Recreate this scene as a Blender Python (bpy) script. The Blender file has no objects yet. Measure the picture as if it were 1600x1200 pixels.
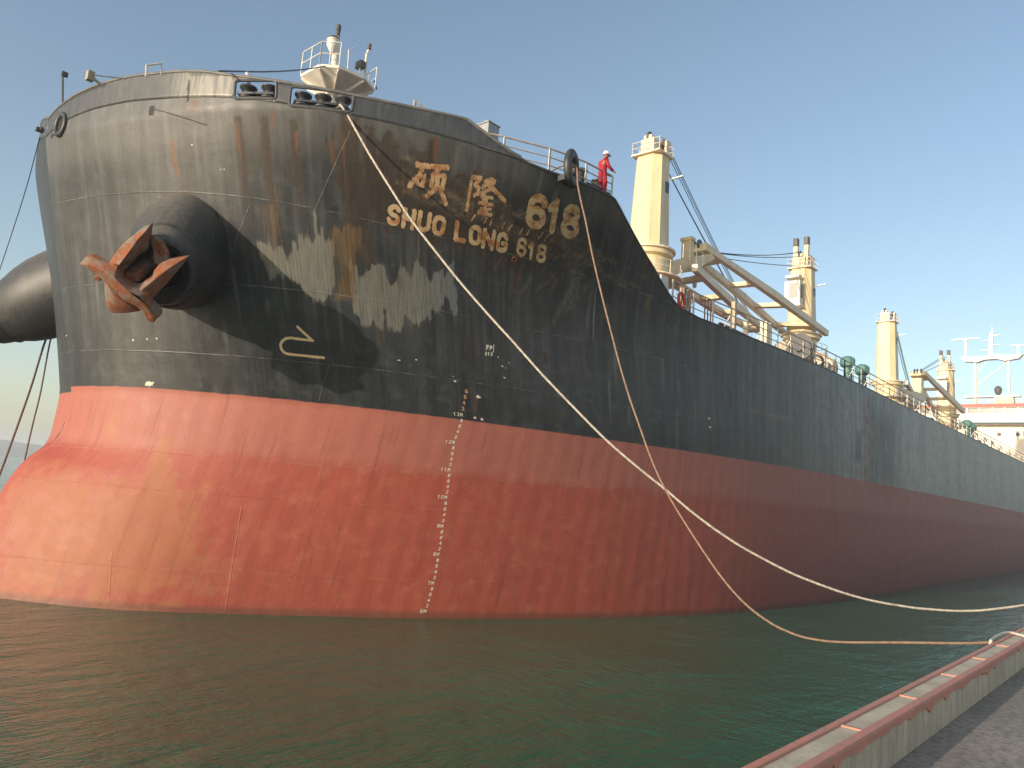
import bpy, bmesh, math, random
import numpy as np
from mathutils import Vector, Matrix
from mathutils.bvhtree import BVHTree
from mathutils.geometry import delaunay_2d_cdt
random.seed(5); rng = np.random.default_rng(7)
R = math.radians
sc = bpy.context.scene; col = sc.collection

# ------------------------------------------------------------------ camera
FPX = 1180.0; EYE = Vector((0, 0, 4.72))
PITCH, AZ, ROLL = 0.142573, 0.732134, 0.077842
fw = Vector((math.cos(AZ)*math.cos(PITCH), math.sin(AZ)*math.cos(PITCH), math.sin(PITCH)))
r0 = Vector((math.sin(AZ), -math.cos(AZ), 0)); u0 = r0.cross(fw)
cr = r0*math.cos(ROLL)+u0*math.sin(ROLL); cu = -r0*math.sin(ROLL)+u0*math.cos(ROLL)
cam = bpy.data.objects.new('camera', bpy.data.cameras.new('camera')); col.objects.link(cam)
M = Matrix((cr, cu, -fw)).transposed().to_4x4(); M.translation = EYE
cam.matrix_world = M
cam.data.sensor_width = 36; cam.data.lens = 36*FPX/1600; cam.data.clip_start = 0.1; cam.data.clip_end = 60000
sc.camera = cam

# ------------------------------------------------------------------ light
SUN_AZ, SUN_EL = R(174.0), R(11.0)
sundir = Vector((math.cos(SUN_AZ)*math.cos(SUN_EL), math.sin(SUN_AZ)*math.cos(SUN_EL), math.sin(SUN_EL)))
world = bpy.data.worlds.new('World'); sc.world = world; world.use_nodes = True
wn = world.node_tree; bg = wn.nodes['Background']
sky = wn.nodes.new('ShaderNodeTexSky'); sky.sky_type = 'NISHITA'; sky.sun_disc = False
sky.sun_elevation = SUN_EL; sky.sun_rotation = R(90)-SUN_AZ
sky.air_density = 1.0; sky.dust_density = 1.5; sky.ozone_density = 1.0; sky.altitude = 0
wn.links.new(sky.outputs[0], bg.inputs['Color']); bg.inputs['Strength'].default_value = 0.135
sl = bpy.data.lights.new('sun', 'SUN'); sl.energy = 3.0; sl.angle = R(0.5); sl.color = (1.0, 0.86, 0.68)
so = bpy.data.objects.new('sun', sl); col.objects.link(so)
so.rotation_euler = sundir.to_track_quat('Z', 'Y').to_euler()
sc.view_settings.view_transform = 'Standard'; sc.view_settings.look = 'None'
sc.view_settings.gamma = 1; sc.view_settings.exposure = 0.82
sc.render.engine = 'CYCLES'; sc.cycles.use_denoising = True
sc.cycles.max_bounces = 6; sc.cycles.volume_bounces = 2

# ------------------------------------------------------------------ helpers
def ray(px, py):
    return (fw*FPX + cr*(px-800) - cu*(py-600))
def onZ(px, py, z):
    d = ray(px, py); return EYE + d*((z-EYE.z)/d.z)
def onY(px, py, y):
    d = ray(px, py); return EYE + d*((y-EYE.y)/d.y)
def onX(px, py, x):
    d = ray(px, py); return EYE + d*((x-EYE.x)/d.x)
def onP(px, py, p0, n):
    d = ray(px, py); return EYE + d*((p0-EYE).dot(n)/d.dot(n))
def tag(o, label=None, cat=None, group=None, kind=None):
    if label: o['label'] = label
    if cat: o['category'] = cat
    if group: o['group'] = group
    if kind: o['kind'] = kind
    return o
def empty(name, loc=(0, 0, 0), parent=None):
    o = bpy.data.objects.new(name, None); col.objects.link(o); o.location = loc; o.empty_display_size = .2
    if parent:
        o.parent = parent; o.matrix_parent_inverse = Matrix.Translation(-wloc(parent))
    return o
def wloc(o):
    v = Vector((0, 0, 0))
    # every parent here is unrotated, so world place is the sum along parents
    if o.parent: return Vector(o.location) if o.matrix_parent_inverse != Matrix() else Vector(o.location)+wloc(o.parent)
    return Vector(o.location)
class MB:
    def __init__(s): s.v = []; s.f = []
    def add(s, v, f):
        b = len(s.v); s.v += [tuple(x) for x in v]; s.f += [tuple(i+b for i in q) for q in f]; return s
    def box(s, c, d, rz=0, m=None):
        c = Vector(c); q = []
        for i in range(8):
            p = Vector(((i & 1)-.5, ((i >> 1) & 1)-.5, ((i >> 2) & 1)-.5)); p = Vector((p.x*d[0], p.y*d[1], p.z*d[2]))
            if rz: p.rotate(Matrix.Rotation(rz, 3, 'Z'))
            if m: p = m @ p
            q.append(c+p)
        return s.add(q, [(0, 2, 3, 1), (4, 5, 7, 6), (0, 1, 5, 4), (2, 6, 7, 3), (0, 4, 6, 2), (1, 3, 7, 5)])
    def beam(s, a, b, w, h, w2=None, h2=None, up=Vector((0, 0, 1))):
        a = Vector(a); b = Vector(b); d = (b-a).normalized(); sd = d.cross(up)
        if sd.length < 1e-4: sd = Vector((1, 0, 0))
        sd.normalize(); u = sd.cross(d); w2 = w2 or w; h2 = h2 or h
        q = [a+sd*x*w/2+u*y*h/2 for x, y in ((-1, -1), (1, -1), (1, 1), (-1, 1))]+[b+sd*x*w2/2+u*y*h2/2 for x, y in ((-1, -1), (1, -1), (1, 1), (-1, 1))]
        return s.add(q, [(3, 2, 1, 0), (4, 5, 6, 7), (0, 1, 5, 4), (1, 2, 6, 5), (2, 3, 7, 6), (3, 0, 4, 7)])
    def tube(s, pts, r, n=8, cap=True):
        pts = [Vector(p) for p in pts]; k = len(pts); rs = r if isinstance(r, (list, tuple)) else [r]*k
        d0 = (pts[1]-pts[0]).normalized(); ref = Vector((0, 0, 1)) if abs(d0.z) < .9 else Vector((1, 0, 0)); nrm = d0.cross(ref).normalized()
        V = []; 
        for i, p in enumerate(pts):
            d = (pts[min(i+1, k-1)]-pts[max(i-1, 0)]).normalized(); nrm = (nrm-d*nrm.dot(d)).normalized(); b = d.cross(nrm)
            for j in range(n):
                a = 2*math.pi*j/n; V.append(p+(nrm*math.cos(a)+b*math.sin(a))*rs[i])
        F = [(i*n+j, i*n+(j+1) % n, (i+1)*n+(j+1) % n, (i+1)*n+j) for i in range(k-1) for j in range(n)]
        if cap: F += [tuple(range(n))[::-1], tuple((k-1)*n+j for j in range(n))]
        return s.add(V, F)
    def cyl(s, a, b, r, r2=None, n=16):
        return s.tube([a, b], [r, r if r2 is None else r2], n)
    def lathe(s, c, prof, n=20, axis=(0, 0, 1)):
        c = Vector(c); q = Vector(axis).to_track_quat('Z', 'Y'); V = []; k = len(prof)
        for r, h in prof:
            for j in range(n):
                a = 2*math.pi*j/n; V.append(c+q @ Vector((r*math.cos(a), r*math.sin(a), h)))
        F = [(i*n+j, i*n+(j+1) % n, (i+1)*n+(j+1) % n, (i+1)*n+j) for i in range(k-1) for j in range(n)]
        F += [tuple(range(n))[::-1], tuple((k-1)*n+j for j in range(n))]
        return s.add(V, F)
    def torus(s, c, axis, Rr, r, n=28, m=8, sy=1):
        q = Vector(axis).to_track_quat('Z', 'Y'); c = Vector(c); V = []
        for i in range(n):
            a = 2*math.pi*i/n
            for j in range(m):
                b = 2*math.pi*j/m; V.append(c+q @ Vector(((Rr+r*math.cos(b))*math.cos(a), (Rr+r*math.cos(b))*math.sin(a)*sy, r*math.sin(b))))
        return s.add(V, [(i*m+j, ((i+1) % n)*m+j, ((i+1) % n)*m+(j+1) % m, i*m+(j+1) % m) for i in range(n) for j in range(m)])
    def prism(s, poly, off):
        n = len(poly); off = Vector(off); V = [Vector(p) for p in poly]+[Vector(p)+off for p in poly]
        return s.add(V, [tuple(range(n))[::-1], tuple(range(n, 2*n))]+[(i, (i+1) % n, n+(i+1) % n, n+i) for i in range(n)])
    def build(s, name, mat, parent=None, smooth=False, bevel=0):
        me = bpy.data.meshes.new(name); me.from_pydata(s.v, [], s.f); me.update()
        o = bpy.data.objects.new(name, me); col.objects.link(o)
        if mat: me.materials.append(mat)
        bm = bmesh.new(); bm.from_mesh(me); bmesh.ops.recalc_face_normals(bm, faces=bm.faces); bm.to_mesh(me); bm.free()
        if smooth:
            for p in me.polygons: p.use_smooth = True
            me.set_sharp_from_angle(angle=R(38))
        if bevel:
            m = o.modifiers.new('bevel', 'BEVEL'); m.width = bevel; m.segments = 2; m.limit_method = 'ANGLE'; m.harden_normals = False
        if parent:
            o.parent = parent; o.matrix_parent_inverse = Matrix.Translation(-wloc(parent))
        return o
def pchip(x, y):
    x = np.asarray(x, float); y = np.asarray(y, float); h = np.diff(x); hs = h.reshape((-1,)+(1,)*(y.ndim-1)); d = np.diff(y, axis=0)/hs; m = np.zeros_like(y)
    for i in range(1, len(x)-1):
        a, b = d[i-1], d[i]; m[i] = np.where(a*b > 0, 2*a*b/np.where(np.abs(a+b) < 1e-12, 1, a+b), 0)
    m[0], m[-1] = d[0], d[-1]
    def f(q):
        q = np.clip(q, x[0], x[-1]); i = np.clip(np.searchsorted(x, q)-1, 0, len(x)-2); t = (q-x[i])/h[i]; k = h[i]
        if y.ndim > 1: t = t.reshape(t.shape+(1,)*(y.ndim-1)); k = k.reshape(t.shape)
        return (2*t**3-3*t**2+1)*y[i]+(t**3-2*t**2+t)*k*m[i]+(-2*t**3+3*t**2)*y[i+1]+(t**3-t**2)*k*m[i+1]
    return f
def sstep(a, b, x):
    t = np.clip((x-a)/(b-a), 0, 1); return t*t*(3-2*t)
_tab = rng.random((256, 256))
def vn(x, y):
    xi = np.floor(x).astype(int); yi = np.floor(y).astype(int); fx = x-xi; fy = y-yi; fx = fx*fx*(3-2*fx); fy = fy*fy*(3-2*fy)
    g = lambda a, b: _tab[a % 256, b % 256]
    return (g(xi, yi)*(1-fx)+g(xi+1, yi)*fx)*(1-fy)+(g(xi, yi+1)*(1-fx)+g(xi+1, yi+1)*fx)*fy
def fbm(x, y, o=4):
    s = 0; a = .5
    for k in range(o): s = s+a*vn(x*2**k+k*37.3, y*2**k+k*11.7); a *= .5
    return s/(1-.5**o)

# ------------------------------------------------------------------ materials
class NT:
    """small wrapper for building procedural materials"""
    def __init__(s, name, rough=.5, metal=0, spec=None):
        s.m = bpy.data.materials.new(name); s.m.use_nodes = True; s.t = s.m.node_tree; s.b = s.t.nodes['Principled BSDF']
        s.b.inputs['Roughness'].default_value = rough; s.b.inputs['Metallic'].default_value = metal
        if spec is not None: s.b.inputs['Specular IOR Level'].default_value = spec
    def n(s, k, **kw):
        x = s.t.nodes.new(k)
        for a, v in kw.items(): setattr(x, a, v)
        return x
    def l(s, a, b): s.t.links.new(a, b)
    def put(s, sock, v):
        if isinstance(v, bpy.types.NodeSocket): s.l(v, sock)
        elif isinstance(v, (tuple, list)): sock.default_value = tuple(v)+((1,) if len(v) == 3 and len(sock.default_value) == 4 else ())
        else: sock.default_value = v
    def coord(s, kind='Object', scale=(1, 1, 1)):
        c = s.n('ShaderNodeTexCoord'); mp = s.n('ShaderNodeMapping'); mp.inputs['Scale'].default_value = scale
        s.l(c.outputs[kind], mp.inputs[0]); return mp.outputs[0]
    def noise(s, vec, scale, detail=4, rough=.55):
        x = s.n('ShaderNodeTexNoise'); x.inputs['Scale'].default_value = scale; x.inputs['Detail'].default_value = detail; x.inputs['Roughness'].default_value = rough
        s.l(vec, x.inputs['Vector']); return x.outputs['Fac']
    def math(s, op, a, b=None, c=None, clamp=False):
        x = s.n('ShaderNodeMath', operation=op, use_clamp=clamp); s.put(x.inputs[0], a)
        if b is not None: s.put(x.inputs[1], b)
        if c is not None: s.put(x.inputs[2], c)
        return x.outputs[0]
    def ramp(s, v, a, b, lo=0, hi=1):
        x = s.n('ShaderNodeMapRange', interpolation_type='SMOOTHSTEP'); s.put(x.inputs[0], v)
        for i, q in zip((1, 2, 3, 4), (a, b, lo, hi)): x.inputs[i].default_value = q
        return x.outputs[0]
    def mix(s, f, a, b, mode='MIX'):
        x = s.n('ShaderNodeMix', data_type='RGBA', blend_type=mode); s.put(x.inputs[0], f); s.put(x.inputs[6], a); s.put(x.inputs[7], b); return x.outputs[2]
    def bump(s, h, strength=.3, dist=.02):
        x = s.n('ShaderNodeBump'); x.inputs['Strength'].default_value = strength; x.inputs['Distance'].default_value = dist
        s.l(h, x.inputs['Height']); s.l(x.outputs[0], s.b.inputs['Normal'])
    def base(s, c): s.put(s.b.inputs['Base Color'], c); return s.m
def worn(name, c, c2, rust=0.0, rough=.5, scale=1.5, metal=0, bump=.15, streak=True, rustc=(.16, .06, .025)):
    t = NT(name, rough, metal); v = t.coord('Object', (1, 1, .25 if streak else 1)); v1 = t.coord()
    n = t.noise(v, scale*2, 5, .65); cc = t.mix(t.ramp(n, .35, .7), c, c2)
    if rust:
        n2 = t.noise(v1, scale*1.7, 7, .7); cc = t.mix(t.ramp(n2, .72-rust*.3, .80-rust*.25), cc, rustc)
    t.bump(t.noise(v1, scale*14, 3), bump, .01); return t.base(cc)
M_cream = worn('cream_paint', (.72, .60, .36), (.60, .48, .28), .18, .45, .5)
M_cream2 = worn('cream_girder_paint', (.80, .68, .50), (.70, .57, .41), .12, .5, .6)
M_white = worn('white_paint', (.74, .71, .64), (.60, .56, .48), .22, .45, .9)
M_whitefar = worn('superstructure_white', (.78, .74, .64), (.70, .65, .55), .05, .5, .3)
M_redfar = worn('red_band_paint', (.42, .07, .05), (.32, .06, .04), 0, .5, .5)
M_black = worn('black_fitting_paint', (.025, .027, .03), (.05, .05, .05), .22, .45, 2.5)
M_railg = worn('rail_cap_grey', (.11, .115, .12), (.17, .165, .155), .3, .55, 1.5)
M_bulw = worn('bulwark_inner', (.05, .055, .06), (.09, .09, .09), .3, .5, 1.5)
M_wire = worn('wire_rope', (.05, .055, .07), (.08, .08, .09), 0, .6, 3)
M_green = worn('green_vent_paint', (.10, .24, .21), (.07, .18, .16), .1, .5, 2)
M_deck = worn('deck_paint', (.20, .07, .05), (.14, .06, .05), .3, .7, 1)
M_rustred = worn('red_brown_fitting', (.25, .07, .05), (.15, .05, .04), .2, .6, 3)
M_dark = worn('dark_machinery', (.06, .06, .065), (.12, .11, .10), .3, .6, 3)
M_beige = worn('beige_machinery', (.50, .42, .30), (.32, .27, .20), .35, .6, 4)
M_railw = worn('rail_paint', (.66, .60, .50), (.52, .42, .32), .28, .5, 3)
M_glass = NT('window_glass', .25, 0, .25).base((.05, .055, .055))
def two(name, c, r=.5):
    return NT(name, r).base(c)
M_skin = two('skin', (.30, .16, .10)); M_cover = worn('red_coverall', (.42, .014, .035), (.32, .012, .026), 0, .85, 6)
M_helmet = two('helmet_white', (.8, .8, .78), .3); M_glove = two('glove_white', (.6, .58, .52), .9)
M_boot = two('boot_black', (.03, .03, .03), .6)
# rusty anchor: orange rust with grey dried mud
t = NT('rusty_iron', .85); v = t.coord(); n1 = t.noise(v, 2.2, 8, .65); n2 = t.noise(v, 9, 5, .7)
c = t.mix(t.ramp(n2, .3, .75), (.22, .072, .032), (.36, .125, .055)); c = t.mix(t.ramp(n1, .46, .58, 0, .85), c, (.23, .19, .155))
c = t.mix(t.ramp(t.noise(v, 5, 6, .7), .60, .68), c, (.10, .045, .03)); t.bump(t.math('ADD', n2, t.noise(v, 30, 4, .7)), .8, .025); M_rust = t.base(c)
# ropes: laid strands come from the mesh, fibres from noise
def ropemat(name, a, b):
    t = NT(name, .9); v = t.coord(); t.bump(t.noise(v, 120, 2), .4, .004); return t.base(t.mix(t.ramp(t.noise(v, 9, 5), .35, .7), a, b))
M_ropew = ropemat('pale_rope', (.62, .55, .46), (.42, .36, .29)); M_ropeb = ropemat('brown_rope', (.30, .19, .13), (.20, .13, .09))
M_roped = ropemat('dull_rope', (.17, .12, .10), (.10, .08, .07))

# ------------------------------------------------------------------ sea
t = NT('sea_water', .06); t.b.inputs['IOR'].default_value = 1.36
v = t.coord('Object', (1, 1, 1)); v2 = t.coord('Object', (.55, 1.3, 1)); v3 = t.coord('Object', (1.2, .5, 1))
nA = t.noise(v2, .8, 5, .6); nB = t.noise(v3, 2.7, 4, .6); nC = t.noise(v, .12, 3)
hh = t.math('ADD', t.math('MULTIPLY', nA, .7), t.math('MULTIPLY', nB, .22)); hh = t.math('ADD', hh, t.math('MULTIPLY', t.noise(v2, 7.5, 3, .6), .10)); hh = t.math('MULTIPLY', hh, t.ramp(nC, .3, .75, .6, 1.15))
bp = t.n('ShaderNodeBump'); bp.inputs['Strength'].default_value = .9; bp.inputs['Distance'].default_value = .24
t.l(hh, bp.inputs['Height']); t.l(bp.outputs[0], t.b.inputs['Normal'])
t.base(t.mix(t.ramp(nC, .35, .65), (.028, .110, .058), (.038, .130, .074)))
S = 15000
MB().add([(-S, 1.9, 0), (S, 1.9, 0), (S, S, 0), (-S, S, 0)], [(0, 1, 2, 3)]).build('sea_water', t.m).__setitem__('kind', 'structure')

# ------------------------------------------------------------------ quay
t = NT('quay_concrete', .85); v = t.coord(); a = t.noise(v, .9, 6, .65); b = t.noise(v, 14, 5, .7)
c = t.mix(t.ramp(a, .3, .7), (.27, .235, .19), (.38, .33, .265)); c = t.mix(t.ramp(b, .35, .75), c, (.15, .12, .10)); t.bump(b, .35, .01); M_quay = t.base(c)
GZ, KZ = 3.07, 3.39; KI, KO = 1.555, 1.79
o = MB().add([(-400, -300, GZ), (400, -300, GZ), (400, KI+.05, GZ), (-400, KI+.05, GZ)], [(0, 1, 2, 3)]).build('quay_ground', M_quay); tag(o, kind='structure')
o = MB().box((0, KO-.55, 0), (800, 1.0, 5.9)).build('quay_wall', M_quay); tag(o, kind='structure')
# kerb: concrete with red painted edges, its paint worn where it turns over the inner edge
t = NT('kerb_concrete', .85); v = t.coord(); a = t.noise(v, 3.5, 6, .7); g = t.coord('Object', (1, 1, .18)); st = t.noise(g, 7, 6, .65)
c = t.mix(t.ramp(a, .3, .72), (.62, .53, .39), (.44, .37, .27)); geo = t.n('ShaderNodeNewGeometry'); sg = t.n('ShaderNodeSeparateXYZ'); t.l(geo.outputs['Normal'], sg.inputs[0]); side = t.ramp(sg.outputs[2], .3, .7, 1, 0)
c = t.mix(t.math('MULTIPLY', t.ramp(st, .35, .8, 0, .75), side), c, (.27, .21, .155)); c = t.mix(t.ramp(t.noise(v, 26, 5, .75), .62, .70, 0, .6), c, (.20, .16, .12))
t.bump(t.noise(v, 30, 4), .5, .01); M_kc = t.base(c)
t = NT('kerb_red_paint', .7); v = t.coord(); c = t.mix(t.ramp(t.noise(v, 4, 6, .7), .3, .7), (.60, .235, .16), (.46, .22, .165))
c = t.mix(t.ramp(t.noise(v, 11, 6, .75), .60, .70), c, (.33, .26, .20)); t.bump(t.noise(v, 22, 4), .4, .008); M_kr = t.base(c)
kerb = empty('quay_kerb', (8, 1.65, GZ)); tag(kerb, 'low concrete kerb along the quay edge with red painted borders', 'kerb')
k0, k1 = -3, 90
KB = .05   # raised border width and how far the paint runs down the inner face
MB().box(((k0+k1)/2, (KI+KO)/2, (GZ+KZ-.012)/2), (k1-k0, KO-KI-.02, KZ-.012-GZ)).build('kerb_core', M_kc, kerb, bevel=.01)
MB().box(((k0+k1)/2, KO-KB/2+.002, KZ-.16), (k1-k0, KB, .33)).build('outer_border', M_kr, kerb, bevel=.008)
# the inner border: its lower rim ragged where paint ran down the face
mb = MB(); n = 1400; xs = np.linspace(k0, k1, n)
low = KZ-.062-.05*sstep(.60, .80, fbm(xs*3.6, xs*0+3.1, 5))-.05*(fbm(xs*9, xs*0+8, 5)-.5)
V = []; 
for x, lz in zip(xs, low):
    V += [(x, KI+.052, KZ+.001), (x, KI+.002, KZ-.004), (x, KI-.004, KZ-.02), (x, KI-.003, lz), (x, KI+.02, lz)]
mb.add(V, [(5*i+j, 5*i+j+1, 5*i+j+6, 5*i+j+5) for i in range(n-1) for j in range(4)]); mb.build('inner_border', M_kr, kerb)
for i in range(-4, 30):
    x = 5.41+1.36*i
    MB().box((x, (KI+.052+KO-KB)/2, KZ-.012), (.020, KO-KB-KI-.052-.004, .022)).build('painted_divider', M_kr, kerb)

# ------------------------------------------------------------------ far coast
t = NT('far_coast_rock', .9); M_coast = t.base(t.mix(t.ramp(t.noise(t.coord(), .004, 5), .3, .7), (.16, .14, .12), (.10, .10, .09)))
mb = MB(); N = 160; V = []
for i in range(N):
    a = R(48)+R(70)*i/(N-1); h = 16+26*fbm(np.array([i*.09]), np.array([1.3]))[0]
    for rr, z in ((1650, -2), (1720, h*.45), (1850, h), (2050, h*.8), (2300, -2)):
        V.append((rr*math.cos(a), rr*math.sin(a), z*(1+.2*vn(np.array([i*.7]), np.array([rr*.01]))[0])))
mb.add(V, [(5*i+j, 5*i+j+1, 5*i+j+6, 5*i+j+5) for i in range(N-1) for j in range(4)])
tag(mb.build('coast_hills', M_coast, smooth=True), kind='structure')

# ------------------------------------------------------------------ ship: hull form
YC, B = 31.0, 16.0
L0 = [(0, 7.35), (1.73, 8.3), (2.96, 9.06), (4.2, 9.95), (5.53, 11.36), (6.9, 13.4), (8.0, 15.25), (9.6, 18.0), (10.7, 20.1), (11.65, 22.3), (12.75, 25.1), (13.75, 28.3), (14.7, 32.3), (15.4, 37), (15.88, 43.5), (16, 51)]
L7 = [(0, 9.95), (2, 10.2), (3.7, 11.0), (5.3, 12.1), (7, 13.6), (8.4, 15.2), (9.75, 17.0), (11.0, 19.2), (12, 21.5), (13, 24.3), (13.9, 27.7), (14.75, 32.6), (15.4, 38.3), (15.88, 45), (16, 51)]
L13 = [(0, 8.5), (2.3, 9.0), (5.0, 9.85), (7.0, 10.75), (8.8, 12.0), (10.1, 13.4), (11.1, 15.0), (12.1, 17.1), (12.9, 19.3), (13.7, 22.2), (14.35, 25.3), (14.85, 28.8), (15.25, 32.6), (15.6, 37), (15.9, 43), (16, 49)]
L15 = [(0, 7.75), (2.8, 8.25), (5.0, 8.95), (7.0, 9.65), (8.7, 10.45), (10, 11.35), (11.4, 12.7), (13, 14.8), (14.2, 16.4), (15.0, 17.6), (15.6, 18.9), (15.93, 20.5), (16, 22.2)]
NT_ = 1601
def prep(L):
    P = np.array([(-L[1][0], L[1][1])]+L+[(16, 60), (16, 70)], float); out = []
    for i in range(1, len(P)-2):
        p0, p1, p2, p3 = P[i-1:i+3]; d = [max(np.linalg.norm(b-a), 1e-6)**.5 for a, b in ((p0, p1), (p1, p2), (p2, p3))]
        t1 = d[0]; t2 = t1+d[1]; t3 = t2+d[2]
        for u in np.linspace(0, 1, 24, endpoint=False):
            q = t1+u*d[1]; A1 = p0*(t1-q)/t1+p1*q/t1; A2 = p1*(t2-q)/d[1]+p2*(q-t1)/d[1]; A3 = p2*(t3-q)/d[2]+p3*(q-t2)/d[2]
            B1 = A1*(t2-q)/t2+A2*q/t2; B2 = A2*(t3-q)/(t3-t1)+A3*(q-t1)/(t3-t1); out.append(B1*(t2-q)/d[1]+B2*(q-t1)/d[1])
    out.append(np.array((16., 60.))); out = np.array(out); out[:, 0] = np.minimum(out[:, 0], 16)
    s = np.r_[0, np.cumsum(np.linalg.norm(np.diff(out, axis=0), axis=1))]; T = np.linspace(0, s[-1], NT_)
    return np.stack([np.interp(T, s, out[:, 0]), np.interp(T, s, out[:, 1])], 1), s[-1]
C0, _ = prep(L0); C7, SLEN = prep(L7); C13, _ = prep(L13); C15, _ = prep(L15)
def smooth(c, k=31):
    pad = np.r_[np.stack([-c[k:0:-1, 0], c[k:0:-1, 1]], 1), c, np.stack([np.full(k, 16.), c[-1, 1]+np.arange(1, k+1)*(c[-1, 1]-c[-2, 1])], 1)]
    w = np.hanning(2*k+1); w /= w.sum(); return np.stack([np.convolve(pad[:, j], w, 'valid') for j in (0, 1)], 1)
C0, C7, C13, C15 = [smooth(smooth(c)) for c in (C0, C7, C13, C15)]
C0[0, 0] = C7[0, 0] = C13[0, 0] = C15[0, 0] = 0
gb = pchip([-2, 0, 2, 3.57, 4.3, 4.76, 5.1, 5.5, 6, 7.2], [1.15, 1, .83, .64, .5, .37, .22, .08, .02, 0])
def hull_pts(ti, z):
    """ti: fractional column index 0..NT_-1 (array), z array -> (X, h)"""
    i = np.clip(ti.astype(int), 0, NT_-2); f = (ti-i)[:, None]
    g = lambda c: c[i]*(1-f)+c[i+1]*f
    c0, c7, c13, c15 = g(C0), g(C7), g(C13), g(C15); h = c7[:, 0]
    k = np.exp(-(h/5.2)**2); zz = np.clip(z+.16*h*k, -2, 7.2)
    G = k*gb(zz)+(1-k)*np.clip((7.2-z)/7.2, 0, 1.2); G = G[:, None]
    lo = c7+(c0-c7)*G
    # cubic hermite above the paint line
    m7 = (c13-c7)/5.9*.85; m13 = ((c13-c7)/5.9*3.1+(c15-c13)/3.1*5.9)/9.0; m15 = (c15-c13)/3.1*.85
    t = np.clip((z-7.2)/5.9, 0, 1)[:, None]; a = (2*t**3-3*t**2+1)*c7+(t**3-2*t**2+t)*5.9*m7+(-2*t**3+3*t**2)*c13+(t**3-t**2)*5.9*m13
    t = np.clip((z-13.1)/3.1, 0, 1)[:, None]; b = (2*t**3-3*t**2+1)*c13+(t**3-2*t**2+t)*3.1*m13+(-2*t**3+3*t**2)*c15+(t**3-t**2)*3.1*m15
    zc = z[:, None]; out = np.where(zc <= 7.2, lo, np.where(zc <= 13.1, a, b))
    return out[:, 1], np.minimum(out[:, 0], 16.)
ztx = np.array([0, 21.85, 22.3, 25.9, 27.4, 28.4, 30, 60, 210]); ztz = np.array([15.55, 15.72, 15.58, 14.27, 13.62, 13.25, 13.1, 13.1, 13.9])
def ztop(X, h):
    return np.interp(X, ztx, ztz)+np.where(X < 19, seamz(h)-15.56, 0)*np.clip((19-X)/1.5, 0, 1)
seamz = pchip([0, .9, 2.0, 3.2, 4.4, 6, 8.7, 10.6, 11.7, 12.7, 13.5, 14.5, 15.5, 16], [16.3, 16.5, 16.68, 16.76, 16.77, 16.66, 16.41, 16.18, 16.08, 16.0, 15.9, 15.74, 15.58, 15.56])
topz = pchip([0, .9, 1.9, 3.2, 4.4, 5.8, 7.4, 8.7, 10.1, 11.6, 12.7, 13.9, 16], [17.12, 17.37, 17.6, 17.74, 17.77, 17.69, 17.52, 17.25, 17.04, 16.86, 16.81, 16.77, 16.5])
S1 = (NT_-1)
def uv2s(ti): return ti/S1*SLEN
def grid(cols, rows, z0=-1.6):
    """cols: fractional indices (beyond S1 = metres aft of X=60)"""
    cols = np.asarray(cols, float); nc = len(cols); ti = np.minimum(cols, S1); ext = np.where(cols > S1, cols-S1, 0)
    zt = np.full(nc, 15.0)
    for _ in range(12):
        X, h = hull_pts(ti, zt); zt = .5*zt+.5*ztop(X+ext, h)
    X = np.zeros((nc, rows)); H = X.copy(); Z = X.copy()
    for j in range(rows):
        z = z0+(zt-z0)*j/(rows-1); x, h = hull_pts(ti, z); X[:, j] = x+ext; H[:, j] = h; Z[:, j] = z
    return X, H, Z
ncb = 560; cols = np.r_[np.linspace(0, S1, ncb), S1+np.linspace(0, 145, 120)[1:]]; rows = 150
gX, gH, gZ = grid(cols, rows); nc = len(cols)
gS = np.where(cols <= S1, uv2s(np.minimum(cols, S1)), SLEN+cols-S1)
SS = np.repeat(gS[:, None], rows, 1)
pv = np.stack([gX, YC-gH, gZ], -1).reshape(-1, 3)
pf = [(i*rows+j, (i+1)*rows+j, (i+1)*rows+j+1, i*rows+j+1) for i in range(nc-1) for j in range(rows-1)]
bvh = BVHTree.FromPolygons([tuple(p) for p in pv], pf)
def hit(px, py):
    d = ray(px, py).normalized(); loc, nrm, idx, _ = bvh.ray_cast(EYE, d); return loc, nrm, idx
def hit_sz(px, py):
    for k in range(40):
        loc, nrm, idx = hit(px, py+3*k)
        if loc is not None: break
    if loc is None: return None
    i, j = divmod(idx, rows-1); 
    a = Vector(pv[i*rows+j]); b = Vector(pv[(i+1)*rows+j]); c_ = Vector(pv[i*rows+j+1]); e = Vector(pv[(i+1)*rows+j+1])
    f = (loc.z-a.z)/max(c_.z-a.z, 1e-6); p = a.lerp(c_, f); q = b.lerp(e, f); d = q-p
    u = max(0, min(1, (loc-p).dot(d)/d.dot(d))); return gS[i]+(gS[i+1]-gS[i])*u, loc.z
def sz2p(s, z, off=.006):
    """points on the port side, lifted off the plating"""
    s = np.asarray(s, float); z = np.asarray(z, float)
    def P(s, z):
        ti = np.minimum(s/SLEN*S1, S1); ext = np.maximum(s-SLEN, 0); X, h = hull_pts(ti, z); return np.stack([X+ext, YC-h, z], -1)
    p = P(s, z); e = .05; du = P(s+e, z)-P(s-e, z); dv = P(s, z+e)-P(s, z-e); n = np.cross(dv, du); n /= np.linalg.norm(n, axis=1)[:, None]
    n *= np.where(n[:, 1:2]*1+n[:, 0:1]*.5 > 0, -1, 1); return p+n*off, n

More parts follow.
